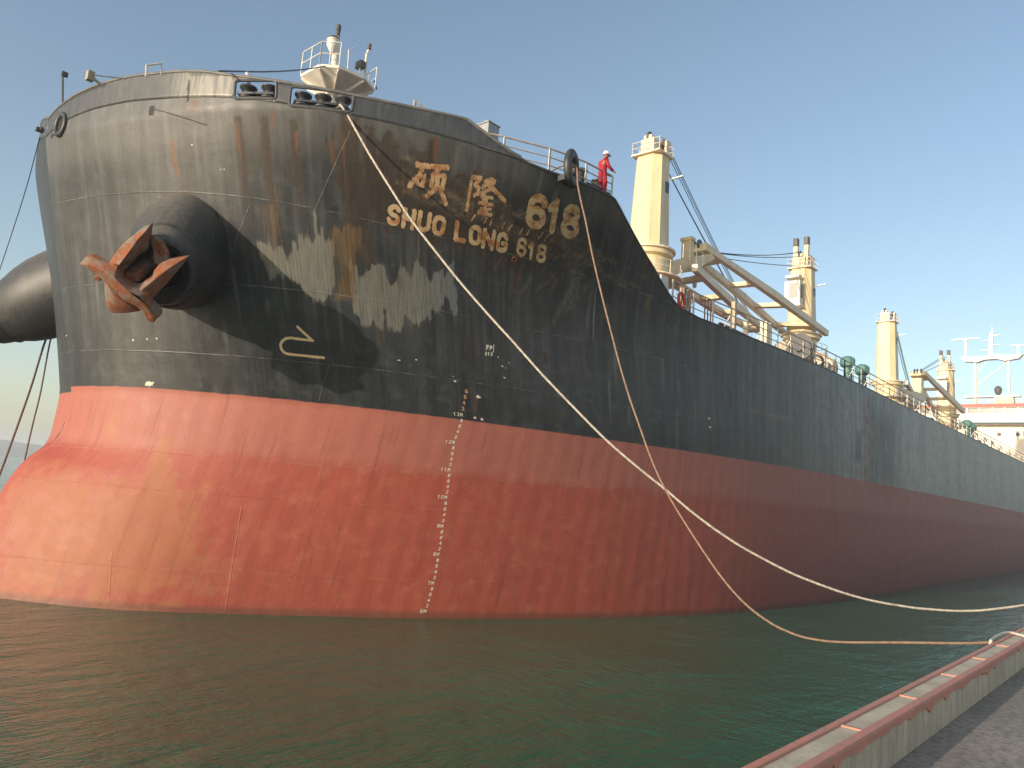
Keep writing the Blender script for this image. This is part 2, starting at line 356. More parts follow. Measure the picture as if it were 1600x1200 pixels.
# ---- wear painted as vertex masks in the plane of the plating (along the girth, height)
def polyS(pts): return np.array([hit_sz(*p) for p in pts])
def sdist(poly, s, z):
    """signed distance, positive inside"""
    n = len(poly); d = np.full(s.shape, 1e9); ins = np.zeros(s.shape, bool)
    for i in range(n):
        a = poly[i]; b = poly[(i+1) % n]; e = b-a; w0 = s-a[0]; w1 = z-a[1]; t = np.clip((w0*e[0]+w1*e[1])/(e@e), 0, 1)
        d = np.minimum(d, np.hypot(w0-t*e[0], w1-t*e[1]))
        c = ((a[1] > z) != (b[1] > z)) & (s < (b[0]-a[0])*(z-a[1])/((b[1]-a[1]) if b[1] != a[1] else 1e-9)+a[0]); ins ^= c
    return np.where(ins, d, -d)
def line_d(pts, s, z):
    d = np.full(s.shape, 1e9)
    for a, b in zip(pts[:-1], pts[1:]):
        e = b-a
        if e@e < 1e-10: continue
        w0 = s-a[0]; w1 = z-a[1]; t = np.clip((w0*e[0]+w1*e[1])/(e@e), 0, 1); d = np.minimum(d, np.hypot(w0-t*e[0], w1-t*e[1]))
    return d
Z = gZ; X = gX
stre = fbm(SS*5.0, Z*.35, 4); stre2 = fbm(SS*1.6+40, Z*.18, 3); blot = fbm(SS*.7+9, Z*.8, 4)
fine_runs = np.zeros_like(X); pale = np.zeros_like(X); rustm = np.zeros_like(X); ochre = np.zeros_like(X); grime = np.zeros_like(X)
def region(arr, pts, soft, gain=1, jag=.6, vert=True):
    global pale, rustm, ochre, grime
    d = sdist(polyS(pts), SS, Z); j = (fbm(SS*4+3, Z*(1.1 if vert else 4)+2, 5)-.5)*jag*2.2
    arr += gain*sstep(-soft, soft, d+j)
region(pale, [(395, 368), (430, 395), (470, 380), (500, 375), (522, 385), (522, 470), (490, 470), (455, 445), (425, 425)], .22, 1.0, .6)
region(pale, [(556, 415), (600, 420), (660, 425), (700, 430), (705, 480), (660, 500), (600, 505), (560, 490)], .2, .95, .75)
region(pale, [(700, 440), (740, 450), (760, 480), (720, 500), (690, 490)], .5, .35, .8)
region(ochre, [(520, 350), (556, 355), (552, 470), (525, 470)], .18, .95, .35)
region(ochre, [(410, 330), (440, 330), (436, 430), (412, 410)], .3, .55, .5)
region(ochre, [(425, 245), (440, 250), (450, 330), (432, 320)], .2, .5, .3)
region(ochre, [(365, 360), (390, 360), (386, 410), (368, 400)], .3, .45, .5)
region(ochre, [(560, 380), (585, 385), (580, 425), (560, 420)], .3, .4, .5)
region(rustm, [(258, 210), (272, 212), (284, 270), (276, 285), (262, 250)], .14, 1.0, .3)
region(rustm, [(235, 168), (242, 168), (240, 185), (236, 182)], .1, .9, .1)
region(rustm, [(285, 165), (292, 165), (292, 183), (286, 180)], .12, .9, .1)
region(rustm, [(296, 152), (310, 153), (309, 172), (300, 170)], .14, .8, .2)
region(rustm, [(262, 305), (270, 305), (270, 322), (264, 320)], .1, .9, .1)
region(rustm, [(284, 300), (292, 300), (290, 318), (284, 316)], .1, .8, .1)
region(rustm, [(218, 236), (226, 236), (224, 250), (219, 248)], .1, .5, .1)
region(grime, [(360, 160), (460, 170), (460, 300), (380, 280)], .7, .40, .6)
region(grime, [(530, 188), (560, 190), (600, 300), (590, 420), (530, 420), (520, 300)], .35, .8, .7)
region(rustm, [(532, 190), (560, 192), (570, 230), (545, 225)], .2, .45, .3)
region(grime, [(250, 165), (330, 165), (340, 300), (285, 330), (262, 290)], 1.2, .38, .8)
region(grime, [(555, 190), (600, 205), (660, 240), (700, 262), (745, 280), (800, 305), (860, 335), (915, 370), (930, 410), (880, 440), (780, 420), (600, 360), (585, 260)], .6, .75, .9, False)
region(rustm, [(930, 470), (945, 472), (925, 540), (900, 600), (905, 560)], .25, .35, .3)
region(rustm, [(798, 420), (815, 422), (810, 460), (800, 462)], .2, .6, .2)
region(rustm, [(738, 615), (752, 618), (745, 655), (735, 655)], .12, .7, .2)
region(rustm, [(725, 600), (733, 600), (732, 655), (725, 655)], .1, .55, .2)
region(rustm, [(1346, 622), (1356, 626), (1356, 755), (1346, 752)], .5, .9, .3)
region(grime, [(1356, 626), (1400, 650), (1400, 770), (1356, 755)], 1.5, .42, .8)
region(pale, [(1338, 675), (1346, 678), (1345, 720), (1338, 718)], .35, .8, .3)
# thin runs starting at the deck edge, fittings, welds and scrapes
def run(arr, s0, z0, L, w, g):
    global pale, rustm, ochre, grime
    m_ = (np.abs(SS-s0) < .5)
    c_ = s0+.05*(fbm(Z*.8+s0, Z*0+z0, 3)-.5); v_ = g*(1-sstep(w*.4, w*1.4, np.abs(SS-c_)))*sstep(z0-L, z0-L*.3, Z)*(1-sstep(z0-.02, z0+.1, Z))
    arr[m_] = np.maximum(arr[m_], v_[m_])
for q in range(46):
    s0 = 5+rng.random()*26; zt0 = (16.2, 13.4, 13.4, 10.9, 16.0)[q % 5]-rng.random()*.8
    run((rustm, ochre, pale, grime, rustm)[q % 5], s0, zt0, .7+2.8*rng.random()**2, .05+.08*rng.random(), .5+.45*rng.random())
for q in range(60): run(fine_runs, 2+rng.random()*45, 8+8*rng.random(), .5+2*rng.random(), .04+.04*rng.random(), .5+.5*rng.random())
for h_ in (8.6, 9.4, 10.3, 12.6, 13.1, 14.4): run(grime, h_, 15.9, 2.5+rng.random()*2, .16, .8)
# pale runs at the crown of the bow
region(pale, [(270, 205), (300, 200), (290, 300), (262, 300)], .5, .25, .6)
sp = (fbm(SS*9+1, Z*9, 3) > .80)*1.0
# chafing by ropes: bundles of slanting scratches
scr = np.zeros_like(X)
for k in range(46):
    a = hit_sz(600+rng.random()*230, 235+rng.random()*130); a = np.array(a)
    px0 = rng.random()*300+580; py0 = 200+(px0-555)*.42+rng.random()*60+8; L = 40+rng.random()*110
    p = [hit_sz(px0, py0), hit_sz(px0+L, py0+L*(.40+.25*rng.random()))]
    if None in p: continue
    d = line_d(np.array(p), SS, Z); scr = np.maximum(scr, (.35+.5*rng.random())*(1-sstep(.0, .09, d))*(fbm(SS*3+k, Z*3, 2) > .42))
for k in range(9):
    px0 = 640+rng.random()*260; py0 = 440+rng.random()*-90+(px0-640)*.25
    p = [hit_sz(px0, py0), hit_sz(px0-8-14*rng.random(), py0+12+20*rng.random())]
    d = line_d(np.array(p), SS, Z); scr = np.maximum(scr, .5*(1-sstep(.0, .08, d)))
for a_, b_ in (((905, 430), (865, 505)), ((918, 445), (890, 480)), ((1170, 640), (1230, 655)), ((1245, 695), (1300, 720)), ((1250, 705), (1300, 726)), ((1255, 715), (1300, 735))):
    d = line_d(np.array([hit_sz(*a_), hit_sz(*b_)]), SS, Z); scr = np.maximum(scr, (-.8 if a_[0] > 1200 else .5)*(1-sstep(.02, .16, d))*(fbm(SS*2, Z*5, 2) > .35)) if a_[0] < 1200 else scr
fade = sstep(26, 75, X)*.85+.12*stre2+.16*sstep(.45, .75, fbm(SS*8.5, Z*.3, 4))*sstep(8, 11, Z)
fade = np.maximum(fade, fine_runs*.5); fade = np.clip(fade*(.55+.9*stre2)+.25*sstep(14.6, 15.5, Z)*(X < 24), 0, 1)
# red bottom: rusty ochre over the bulb, dull top band, bruised plum aft
redr = np.zeros_like(X)
region(redr, [(0, 760), (60, 715), (180, 735), (340, 760), (330, 860), (380, 900), (200, 945), (5, 930)], 1.0, .75, 1.0, False)
region(redr, [(165, 650), (185, 650), (185, 685), (165, 680)], .2, .9, .4)
region(redr, [(240, 690), (262, 690), (266, 760), (240, 765)], .25, 1.0, .4)
redr = np.clip(redr+.3*(Z < .9)*sstep(.4, .6, fbm(SS*1.2, Z*3, 4))*(X < 45), 0, 1.3)
plum = sstep(26, 46, X)
pale = np.clip(pale, 0, 1); rustm = np.clip(rustm, 0, 1); ochre = np.clip(ochre, 0, 1); grime = np.clip(grime, 0, 1)

# starboard side at a coarser pitch, same mesh
cols2 = np.r_[np.linspace(0, S1, 180), S1+np.linspace(0, 145, 20)[1:]]; r2 = 50
sX, sH, sZ = grid(cols2, r2)
sv = np.stack([sX, YC+sH, sZ], -1).reshape(-1, 3); b0 = len(pv)
sf = [(b0+i*r2+j, b0+i*r2+j+1, b0+(i+1)*r2+j+1, b0+(i+1)*r2+j) for i in range(len(cols2)-1) for j in range(r2-1)]
# transom
tv = [(sX[-1, 0], YC-16, -1.6), (sX[-1, 0], YC+16, -1.6), (sX[-1, 0], YC+16, sZ[-1, -1]), (sX[-1, 0], YC-16, sZ[-1, -1])]; b1 = b0+len(sv)
me = bpy.data.meshes.new('hull'); me.from_pydata([tuple(p) for p in pv]+[tuple(p) for p in sv]+tv, [], pf+sf+[(b1, b1+1, b1+2, b1+3)]); me.update()
for p in me.polygons: p.use_smooth = True
allS = np.r_[SS.ravel(), np.repeat(np.linspace(300, 500, len(cols2))[:, None], r2, 1).ravel(), np.zeros(4)]
allZ = np.r_[Z.ravel(), sZ.ravel(), np.zeros(4)+5]
li = np.zeros(len(me.loops), int); me.loops.foreach_get('vertex_index', li)
uvl = me.uv_layers.new(name='plating'); uvl.data.foreach_set('uv', np.stack([allS[li], allZ[li]], 1).ravel().astype(np.float32))
def attr(name, a, b, c):
    n2 = len(sv)+4; z0 = np.zeros(n2)
    rgba = np.stack([np.r_[a.ravel(), z0], np.r_[b.ravel(), z0], np.r_[c.ravel(), z0], np.ones(len(pv)+n2)], 1).astype(np.float32)
    at = me.color_attributes.new(name, 'FLOAT_COLOR', 'POINT'); at.data.foreach_set('color', rgba.ravel())
attr('wear', pale, rustm, ochre); attr('wear_more', grime, np.clip(scr, 0, 1), fade); attr('wear_bottom', redr, plum, blot)

t = NT('hull_paint', .5); uvn = t.n('ShaderNodeUVMap', uv_map='plating'); sepuv = t.n('ShaderNodeSeparateXYZ'); t.l(uvn.outputs[0], sepuv.inputs[0])
def mp(sx, sy):
    m_ = t.n('ShaderNodeMapping'); m_.inputs['Scale'].default_value = (sx, sy, 1); t.l(uvn.outputs[0], m_.inputs[0]); return m_.outputs[0]
def ca(name):
    a_ = t.n('ShaderNodeVertexColor', layer_name=name); s_ = t.n('ShaderNodeSeparateColor'); t.l(a_.outputs[0], s_.inputs[0]); return s_.outputs
w1, w2, w3 = ca('wear'), ca('wear_more'), ca('wear_bottom')
s_, z_ = sepuv.outputs[0], sepuv.outputs[1]
multi = t.math('ADD', t.math('MULTIPLY', t.noise(mp(9, .55), 1, 5, .65), .5), t.math('MULTIPLY', t.noise(mp(16, 1.6), 1, 7, .75), .5)); fine = t.noise(mp(9, .55), 1, 5, .65); fine2 = t.noise(mp(28, 1.1), 1, 4, .6); mott = t.noise(mp(1, 1), 1.6, 8, .68); spk = t.noise(mp(1, 1), 7, 6, .7)
big_ = t.noise(mp(.3, .35), 1, 3, .5); streak2 = t.noise(mp(2.2, .12), 1, 4, .6)
def edge(mask, thr=.5, w=.09, a=.5, nz=None):
    """mask + noise -> ragged edge"""
    q = t.math('ADD', mask, t.math('MULTIPLY', t.math('SUBTRACT', nz if nz else fine, .5), a)); return t.ramp(q, thr-w, thr+w)
black = t.mix(t.ramp(fine, .38, .72), (.0125, .0145, .0175), (.028, .031, .035))
black = t.mix(t.ramp(mott, .47, .75, 0, .8), black, (.054, .060, .066))
black = t.mix(t.ramp(streak2, .50, .70, 0, .45), black, (.038, .042, .045))
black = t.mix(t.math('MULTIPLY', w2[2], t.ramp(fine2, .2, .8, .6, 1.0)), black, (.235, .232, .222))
vf = t.noise(mp(13, .8), 1, 6, .7); gcol = t.mix(t.ramp(vf, .35, .68), (.032, .024, .018), (.098, .060, .032)); gcol = t.mix(t.ramp(t.noise(mp(4, 1.2), 1, 7, .7), .52, .68, 0, .7), gcol, (.075, .072, .066))
black = t.mix(t.math('MULTIPLY', edge(w2[0], .5, .35, 1.5, multi), .75), black, gcol)
black = t.mix(t.math('MULTIPLY', edge(w2[0], .62, .12, 1.3, spk), .55), black, (.030, .020, .016))
palec = t.mix(t.ramp(s_, 13.5, 16.5), (.20, .192, .160), (.165, .188, .200))
multi_ = t.math('ADD', t.math('MULTIPLY', fine, .5), t.math('MULTIPLY', t.noise(mp(16, 1.6), 1, 7, .75), .5))
black = t.mix(t.math('MULTIPLY', edge(w1[0], .56, .20, 2.2, multi), t.ramp(t.noise(mp(22, .9), 1, 5, .7), .30, .62, .30, .92)), black, palec)
black = t.mix(t.math('MULTIPLY', edge(w1[2], .58, .32, 2.4, multi), .62), black, t.mix(t.ramp(vf, .35, .65), (.10, .06, .026), (.215, .125, .048)))
black = t.mix(t.math('MULTIPLY', edge(w1[1], .58, .22, 1.5, multi), .85), black, t.mix(t.ramp(vf, .35, .65), (.075, .034, .018), (.165, .070, .030)))
black = t.mix(t.math('MULTIPLY', t.math('MULTIPLY', w2[1], t.ramp(spk, .38, .6)), .8), black, (.26, .19, .12))
# small scuffs, pits and hairline vertical scratches over everything
pit = t.noise(mp(1, .8), 19, 5, .75); hair = t.noise(mp(55, 1.4), 1, 3, .6)
black = t.mix(t.ramp(pit, .58, .68, 0, .55), black, (.105, .107, .108)); black = t.mix(t.ramp(pit, .30, .40, .6, 0), black, (.012, .012, .013))
black = t.mix(t.math('MULTIPLY', t.ramp(hair, .64, .72), t.ramp(mott, .45, .6)), black, (.15, .15, .145))
# chips: small bright specks clustered
clus = t.ramp(t.noise(mp(1, 1), .55, 3, .5), .58, .66); chip = t.ramp(t.noise(mp(1, 1), 11, 3, .6), .70, .735)
black = t.mix(t.math('MULTIPLY', clus, chip), black, (.30, .30, .28))
# red bottom paint
red = t.mix(t.ramp(fine, .3, .75), (.365, .070, .041), (.30, .060, .040))
red = t.mix(t.ramp(mott, .45, .75, 0, .6), red, (.42, .135, .078))
red = t.mix(t.math('MULTIPLY', w3[1], t.ramp(streak2, .3, .65, .5, .95)), red, (.235, .072, .058))
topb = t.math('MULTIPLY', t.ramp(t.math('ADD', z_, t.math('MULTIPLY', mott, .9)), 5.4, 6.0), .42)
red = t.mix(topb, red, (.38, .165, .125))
red = t.mix(t.math('MULTIPLY', edge(w3[0], .62, .40, 1.5, mott), .42), red, (.38, .155, .060))
red = t.mix(t.math('MULTIPLY', t.ramp(t.noise(mp(1, .8), 2.3, 9, .75), .60, .68), .6), red, (.23, .075, .03))
red = t.mix(t.math('MULTIPLY', t.ramp(t.noise(mp(5, .25), 1, 5, .6), .55, .7), .40), red, (.17, .045, .03))
red = t.mix(t.ramp(z_, .10, .34, .6, 0), red, (.09, .05, .03))
red = t.mix(t.ramp(pit, .57, .67, 0, .5), red, (.46, .20, .13)); red = t.mix(t.ramp(pit, .31, .41, .55, 0), red, (.20, .055, .03))
red = t.mix(t.math('MULTIPLY', edge(w3[0], .62, .2, 1.6, spk), .38), red, (.34, .125, .045))
red = t.mix(t.math('MULTIPLY', t.math('MULTIPLY', t.ramp(hair, .62, .7), t.ramp(big_, .45, .6)), .6), red, (.50, .26, .19))
# paint boundary
lim = t.ramp(s_, 3, 24, 7.36, 7.16); 
wob = t.math('MULTIPLY', t.math('SUBTRACT', t.noise(mp(1, 1), 2.5, 3), .5), .06)
isb = t.ramp(t.math('SUBTRACT', t.math('ADD', z_, wob), lim), -.015, .015)
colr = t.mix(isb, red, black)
# welds
H = None
def addh(x):
    global H; H = x if H is None else t.math('MAXIMUM', H, x)
def between(v, a, b): return t.math('MULTIPLY', t.ramp(v, a-.02, a+.02), t.ramp(v, b-.02, b+.02, 1, 0))
wl = t.math('MULTIPLY', t.math('SUBTRACT', t.noise(mp(.6, .6), 1, 2), .5), .05)
zz = t.math('ADD', z_, wl)
for z0 in (1.35, 3.9, 5.15, 8.62, 10.9, 13.2):
    d = t.math('ABSOLUTE', t.math('SUBTRACT', zz, z0 if z0 < 13 else t.ramp(s_, 2, 15, 13.9, 13.25))); addh(t.ramp(d, .006, .024, 1, 0))
for (p0, p1) in (((390, 322), (362, 392)), ((548, 205), (490, 335)), ((514, 572), (498, 628)), ((175, 860), (170, 935)), ((378, 790), (352, 955)), ((1010, 0), (1, 1))):
    if p0[0] > 1000: continue
    a = hit_sz(*p0); b = hit_sz(*p1); k = (b[0]-a[0])/(b[1]-a[1])
    d = t.math('ABSOLUTE', t.math('SUBTRACT', t.math('SUBTRACT', s_, a[0]), t.math('MULTIPLY', t.math('SUBTRACT', z_, a[1]), k)))
    addh(t.math('MULTIPLY', t.ramp(d, .006, .028, 1, 0), between(z_, min(a[1], b[1]), max(a[1], b[1]))))
br = t.ramp(t.noise(mp(1.4, 1.4), 1, 4, .7), .42, .62)
colr = t.mix(t.math('MULTIPLY', t.math('MULTIPLY', H, br), .42), colr, t.mix(isb, (.46, .19, .12), (.24, .24, .22)))
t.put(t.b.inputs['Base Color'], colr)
ro = t.math('ADD', t.ramp(mott, .3, .8, .40, .55), t.math('MULTIPLY', t.math('MAXIMUM', w1[0], w2[0]), .25)); ro = t.math('ADD', ro, t.math('MULTIPLY', t.math('SUBTRACT', 1, isb), .16))
t.put(t.b.inputs['Roughness'], ro)
# plating between frames is slightly dished
dish = t.n('ShaderNodeTexWave', wave_type='BANDS', bands_direction='X', wave_profile='SIN'); dish.inputs['Scale'].default_value = .39; dish.inputs['Distortion'].default_value = 1.2; dish.inputs['Detail Scale'].default_value = .6
t.l(uvn.outputs[0], dish.inputs['Vector'])
big = t.noise(mp(.45, .45), 1, 3, .5)
hgt = t.math('ADD', t.math('MULTIPLY', dish.outputs['Fac'], .0055), t.math('ADD', t.math('MULTIPLY', big, .05), t.math('MULTIPLY', spk, .006))); hgt = t.math('ADD', hgt, t.math('MULTIPLY', H, .006))
bp = t.n('ShaderNodeBump'); bp.inputs['Strength'].default_value = 1; bp.inputs['Distance'].default_value = 1; t.l(hgt, bp.inputs['Height']); t.l(bp.outputs[0], t.b.inputs['Normal'])
M_hull = t.m
ship = empty('cargo_ship', (9, YC, 0)); tag(ship, 'large black and red bulk carrier moored at the quay with cream deck cranes', 'cargo ship')
def part(mb, name, mat, parent=None, **k): return mb.build(name, mat, parent or ship, **k)
hull = bpy.data.objects.new('hull', me); me.materials.append(M_hull); col.objects.link(hull); hull.parent = ship; hull.matrix_parent_inverse = Matrix.Translation(-ship.location)

# decks
def deckpoly(X0, X1, z, inset=.25):
    T = np.linspace(0, S1, 400); x, h = hull_pts(T, np.full(400, z)); m_ = (x >= X0) & (x <= X1); x = x[m_]; h = np.maximum(h[m_]-inset, 0)
    pts = [(a, YC-b, z) for a, b in zip(x, h)]
    if X1 > 60: pts += [(X1, YC-16+inset, z)]
    mir = [(a, 2*YC-b, c) for a, b, c in pts[::-1]]; return pts+mir
mb = MB(); P_ = deckpoly(8, 21.7, 15.48, .15); mb.add(P_, [tuple(range(len(P_)))]); part(mb, 'forecastle_deck', M_deck)
mb = MB(); P_ = deckpoly(20, 204, 12.98); mb.add(P_, [tuple(range(len(P_)))]); part(mb, 'main_deck', M_deck)
_T = np.linspace(0, S1, 1500); ws_ = [float(np.interp(x_, *hull_pts(_T, np.full(1500, z_))))-.25 for x_, z_ in ((23.3, 12.98), (22.6, 15.3))]
mb = MB(); mb.prism([Vector((23.3, YC-ws_[0], 12.98)), Vector((23.3, YC+ws_[0], 12.98)), Vector((22.6, YC+ws_[1], 15.3)), Vector((22.6, YC-ws_[1], 15.3))], (-.15, 0, 0)); mb.build('forecastle_bulkhead', M_white, ship)
# sheer strake lip: rounded top edge of the shell
lip = [Vector((gX[i, -1], YC-gH[i, -1], gZ[i, -1])) for i in range(0, nc, 2) if gX[i, -1] > 16.3]
mb = MB(); mb.tube([p+Vector((0, .02, .0)) for p in lip], .045, 8); part(mb, 'gunwale_rim', M_bulw, smooth=True)

# ---- bulwark: one plated strip with oval-cornered openings
TT = np.linspace(0, S1, 1200)
_x, _h = hull_pts(TT, np.full(1200, 15.6)); ii = _x < 30
def bz(s):   # bottom of the bulwark at girth s
    t_ = s/SLEN*S1; x, h = hull_pts(np.atleast_1d(t_), np.full(np.size(t_), 16.2)); return ztop(x, h)
def bt(s):
    t_ = np.atleast_1d(s/SLEN*S1); x, h = hull_pts(t_, np.full(np.size(t_), 16.2)); z = topz(h); k = np.interp(x, [15.9, 16.1, 16.7, 17.2, 17.8, 18.4], [1, .84, .45, .2, .06, .0]); zb = ztop(x, h)
    return zb+(z-zb)*k
def bp3(s, z, off=0):
    """bulwark plate rises plumb from the deck edge"""
    s = np.atleast_1d(np.asarray(s, float)); z = np.atleast_1d(np.asarray(z, float)); zb = bz(np.abs(s)); ti = np.abs(s)/SLEN*S1
    x, h = hull_pts(ti, zb); x2, h2 = hull_pts(ti+3, zb); tx, th = x2-x, h2-h; L = np.hypot(tx, th); nx, nh = -th/L, tx/L
    out = np.stack([x+nx*off, (YC-(h+nh*off)), z], -1); out[:, 1] = np.where(s < 0, 2*YC-out[:, 1], out[:, 1]); return out
def bhit(px, py):
    """girth and height where a sight line meets the bulwark plane"""
    best = None; d = ray(px, py)
    S_ = np.linspace(.2, 22, 1400); P = bp3(S_, bz(S_)); D = np.array(d)
    # on the vertical curtain: horizontal bearing match
    cr_ = P[:, 0]*D[1]-P[:, 1]*D[0]; k = np.where(np.diff(np.sign(cr_)) != 0)[0]
    if len(k) == 0: return None
    k = k[0]; f = cr_[k]/(cr_[k]-cr_[k+1]); s = S_[k]+f*(S_[k+1]-S_[k]); p = P[k]+f*(P[k+1]-P[k]); z = EYE.z+D[2]*p[0]/D[0]; return s, z
SB = float(np.interp(18.3, _x[ii], TT[ii]))/S1*SLEN
def rrect(c, r=.16, n=5):
    """rounded quadrilateral from 4 corners (s,z) in order"""
    out = []; c = [np.array(q) for q in c]; k = len(c)
    for i in range(k):
        p = c[i]; a = c[i-1]-p; b = c[(i+1) % k]-p; a = a/np.linalg.norm(a)*r; b = b/np.linalg.norm(b)*r
        for u in np.linspace(0, 1, n): out.append(p+a*(1-u)**2+b*u**2)
    return out
op_px = [[(368, 124), (432, 128), (431, 163), (365, 158)], [(455, 132), (553, 149), (549, 181), (451, 167)]]
holes = []
for q in op_px:
    cs = [bhit(*p) for p in q]; zt_ = (cs[0][1]+cs[1][1])/2; zb_ = (cs[2][1]+cs[3][1])/2; zb_ = max(zb_, float(bz(np.array([(cs[0][0]+cs[1][0])/2]))[0])+.03); holes.append(rrect([(cs[0][0], zt_), (cs[1][0], zt_), (cs[2][0], zb_), (cs[3][0], zb_)], .13))
def bulwark(sign):
    S0, S9 = 0.0, SB
    pts = []; edges = []; 
    bs = np.linspace(S0, S9, 240); top = bt(bs)+.0; bot = bz(bs)-.0; loop = [(a, b) for a, b in zip(bs, bot)]+[(a, max(b, c+.004)) for a, b, c in list(zip(bs, top, bot))[::-1]]
    def addl(lp):
        b = len(pts); pts.extend([Vector(p) for p in lp]); edges.extend([(b+i, b+(i+1) % len(lp)) for i in range(len(lp))])
    addl(loop); 
    for h_ in holes: addl([tuple(q) for q in h_])
    for a in np.linspace(S0+.1, S9-.1, 200):
        lo, hi = float(bz(np.array([a]))[0]), float(bt(np.array([a]))[0])
        for z in np.arange(lo+.12, hi-.06, .15): pts.append(Vector((a, z)))
    vo, eo, fo, *_ = delaunay_2d_cdt(pts, edges, [], 0, 1e-5)
    from mathutils.geometry import intersect_point_tri_2d
    LP = np.array(loop); hp = [np.array(h_) for h_ in holes]
    cen = np.array([[sum(vo[i].x for i in f)/3, sum(vo[i].y for i in f)/3] for f in fo]); ok = sdist(LP, cen[:, 0], cen[:, 1]) > 0
    for h_ in hp: ok &= ~(sdist(h_, cen[:, 0], cen[:, 1]) > 0)
    P = bp3(np.array([v.x for v in vo]), np.array([v.y for v in vo]))
    if sign > 0: P[:, 1] = 2*YC-P[:, 1]
    m_ = MB(); m_.add([tuple(p) for p in P], [f for f, k in zip(fo, ok) if k]); return m_, np.array([(v.x, v.y) for v in vo])
# bulwark plating paint: dulled black with runs and a painted-in strip of sheen
t = NT('bulwark_paint', .42); uvn = t.n('ShaderNodeUVMap', uv_map='plating'); 
f1 = t.noise(mp(7, .8), 1, 5, .65); f2 = t.noise(mp(1.1, .9), 1, 6, .65); f3 = t.noise(mp(1, 1), 6, 6, .7)
c = t.mix(t.ramp(f1, .35, .7), (.038, .041, .046), (.068, .071, .075)); c = t.mix(t.ramp(f2, .50, .75, 0, .6), c, (.13, .125, .115))
pl = t.math('MULTIPLY', t.ramp(t.n('ShaderNodeSeparateXYZ').outputs[0], 0, 1), 0)
sp_ = t.n('ShaderNodeSeparateXYZ'); t.l(uvn.outputs[0], sp_.inputs[0])
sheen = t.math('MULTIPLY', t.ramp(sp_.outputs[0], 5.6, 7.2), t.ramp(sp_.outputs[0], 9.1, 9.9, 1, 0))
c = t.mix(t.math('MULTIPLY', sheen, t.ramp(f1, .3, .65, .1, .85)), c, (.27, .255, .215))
c = t.mix(t.ramp(f3, .68, .74), c, (.14, .055, .025)); t.bump(f3, .15, .01); M_bulwark = t.base(c)
for sg in (-1, 1):
    mb, vsz = bulwark(sg); o = mb.build('bulwark', M_bulwark, ship, smooth=True); m_ = o.data
    li = np.zeros(len(m_.loops), int); m_.loops.foreach_get('vertex_index', li); ul = m_.uv_layers.new(name='plating'); ul.data.foreach_set('uv', vsz[li].ravel().astype(np.float32))
    so_ = o.modifiers.new('thickness', 'SOLIDIFY'); so_.thickness = .03; so_.offset = 0
bulw = o
s_l = np.linspace(0, SB-.5, 260); tp = bp3(s_l, bt(s_l)); 
mb = MB(); pts = [Vector(p) for p in tp]; mir = [Vector((p.x, 2*YC-p.y, p.z)) for p in pts]
mb.tube(mir[::-1]+pts[1:], .055, 8); part(mb, 'bulwark_rail', M_railg, smooth=True)
# knuckle weld where the bulwark meets the flare
s_l = np.linspace(0, SB, 260); tp = bp3(s_l, bz(s_l), .0); mb = MB(); mb.tube([Vector(p) for p in tp], .009, 6); part(mb, 'knuckle_weld', M_bulw, smooth=True)
for q in holes:
    P = bp3(np.array([a[0] for a in q]), np.array([a[1] for a in q]), .0); mb = MB(); pl_ = [Vector(p) for p in P]; mb.tube(pl_+[pl_[0], pl_[1]], .05, 8, cap=False); part(mb, 'fairlead_frame', M_bulw, smooth=True)
# stays behind the bulwark
# ---- roller fairleads standing in the openings
def roller_fairlead(q, fr, n):
    q = np.array(q); a, b = q[:, 0].min(), q[:, 0].max(); zb = q[:, 1].min()
    root = empty('roller_fairlead', tuple(bp3(np.array([(a+b)/2]), np.array([zb]), -.3)[0]), ship)
    mb = MB(); lo = a+(b-a)*.06; hi = b-(b-a)*.10
    for z in (zb+.07, zb+.24):
        pts = [Vector(p) for p in bp3(np.linspace(lo, hi, 8), np.full(8, z), -.30)]
        for p0, p1 in zip(pts[:-1], pts[1:]): mb.beam(p0, p1, .5, .07)
    for u in (lo, hi): mb.box(Vector(bp3(np.array([u]), np.array([zb+.12]), -.30)[0]), (.14, .14, .30))
    mb.build('frame', M_black, root)
    for f in fr:
        p = Vector(bp3(np.array([a+(b-a)*f]), np.array([zb+.27]), -.30)[0])
        m2 = MB(); m2.lathe(p-Vector((0, 0, .14)), [(.27, 0), (.27, .05), (.18, .10), (.17, .24), (.23, .32), (.275, .37), (.275, .42), (.16, .46), (.05, .48)], 22); m2.build('roller', M_black, root, smooth=True)
roller_fairlead(holes[0], (.22, .74), 2); roller_fairlead(holes[1], (.17, .50, .83), 3)

# panama chock on the stem's port bow (round, closed) ------------------------------------------------
sz = hit_sz(96, 192) or (3.2, 15.3)
p, n_ = sz2p([sz[0]], [sz[1]], .0); p = Vector(p[0]); n_ = Vector(n_[0])
mb = MB(); mb.torus(p+n_*.02, n_, .30, .085, 28, 10, 1.25); part(mb, 'panama_chock', M_black, smooth=True)
mb = MB(); mb.lathe(p+n_*.005, [(.30, 0), (.28, .012), (.01, .014)], 24, n_); part(mb, 'chock_hole_shade', two('chock_dark', (.01, .01, .01), .8))  # near-black disc paints the shade inside the chock's opening
# raised panama chock amidships of the forecastle edge
ck = onY(893, 261, 15.5); mb = MB(); ax = Vector((.25, -1, 0)).normalized()
mb.torus(ck, ax, .34, .14, 32, 12, 1.35); mb.box(ck-Vector((0, -.1, .50)), (.8, .3, .2)); part(mb, 'panama_chock', M_black, smooth=True)
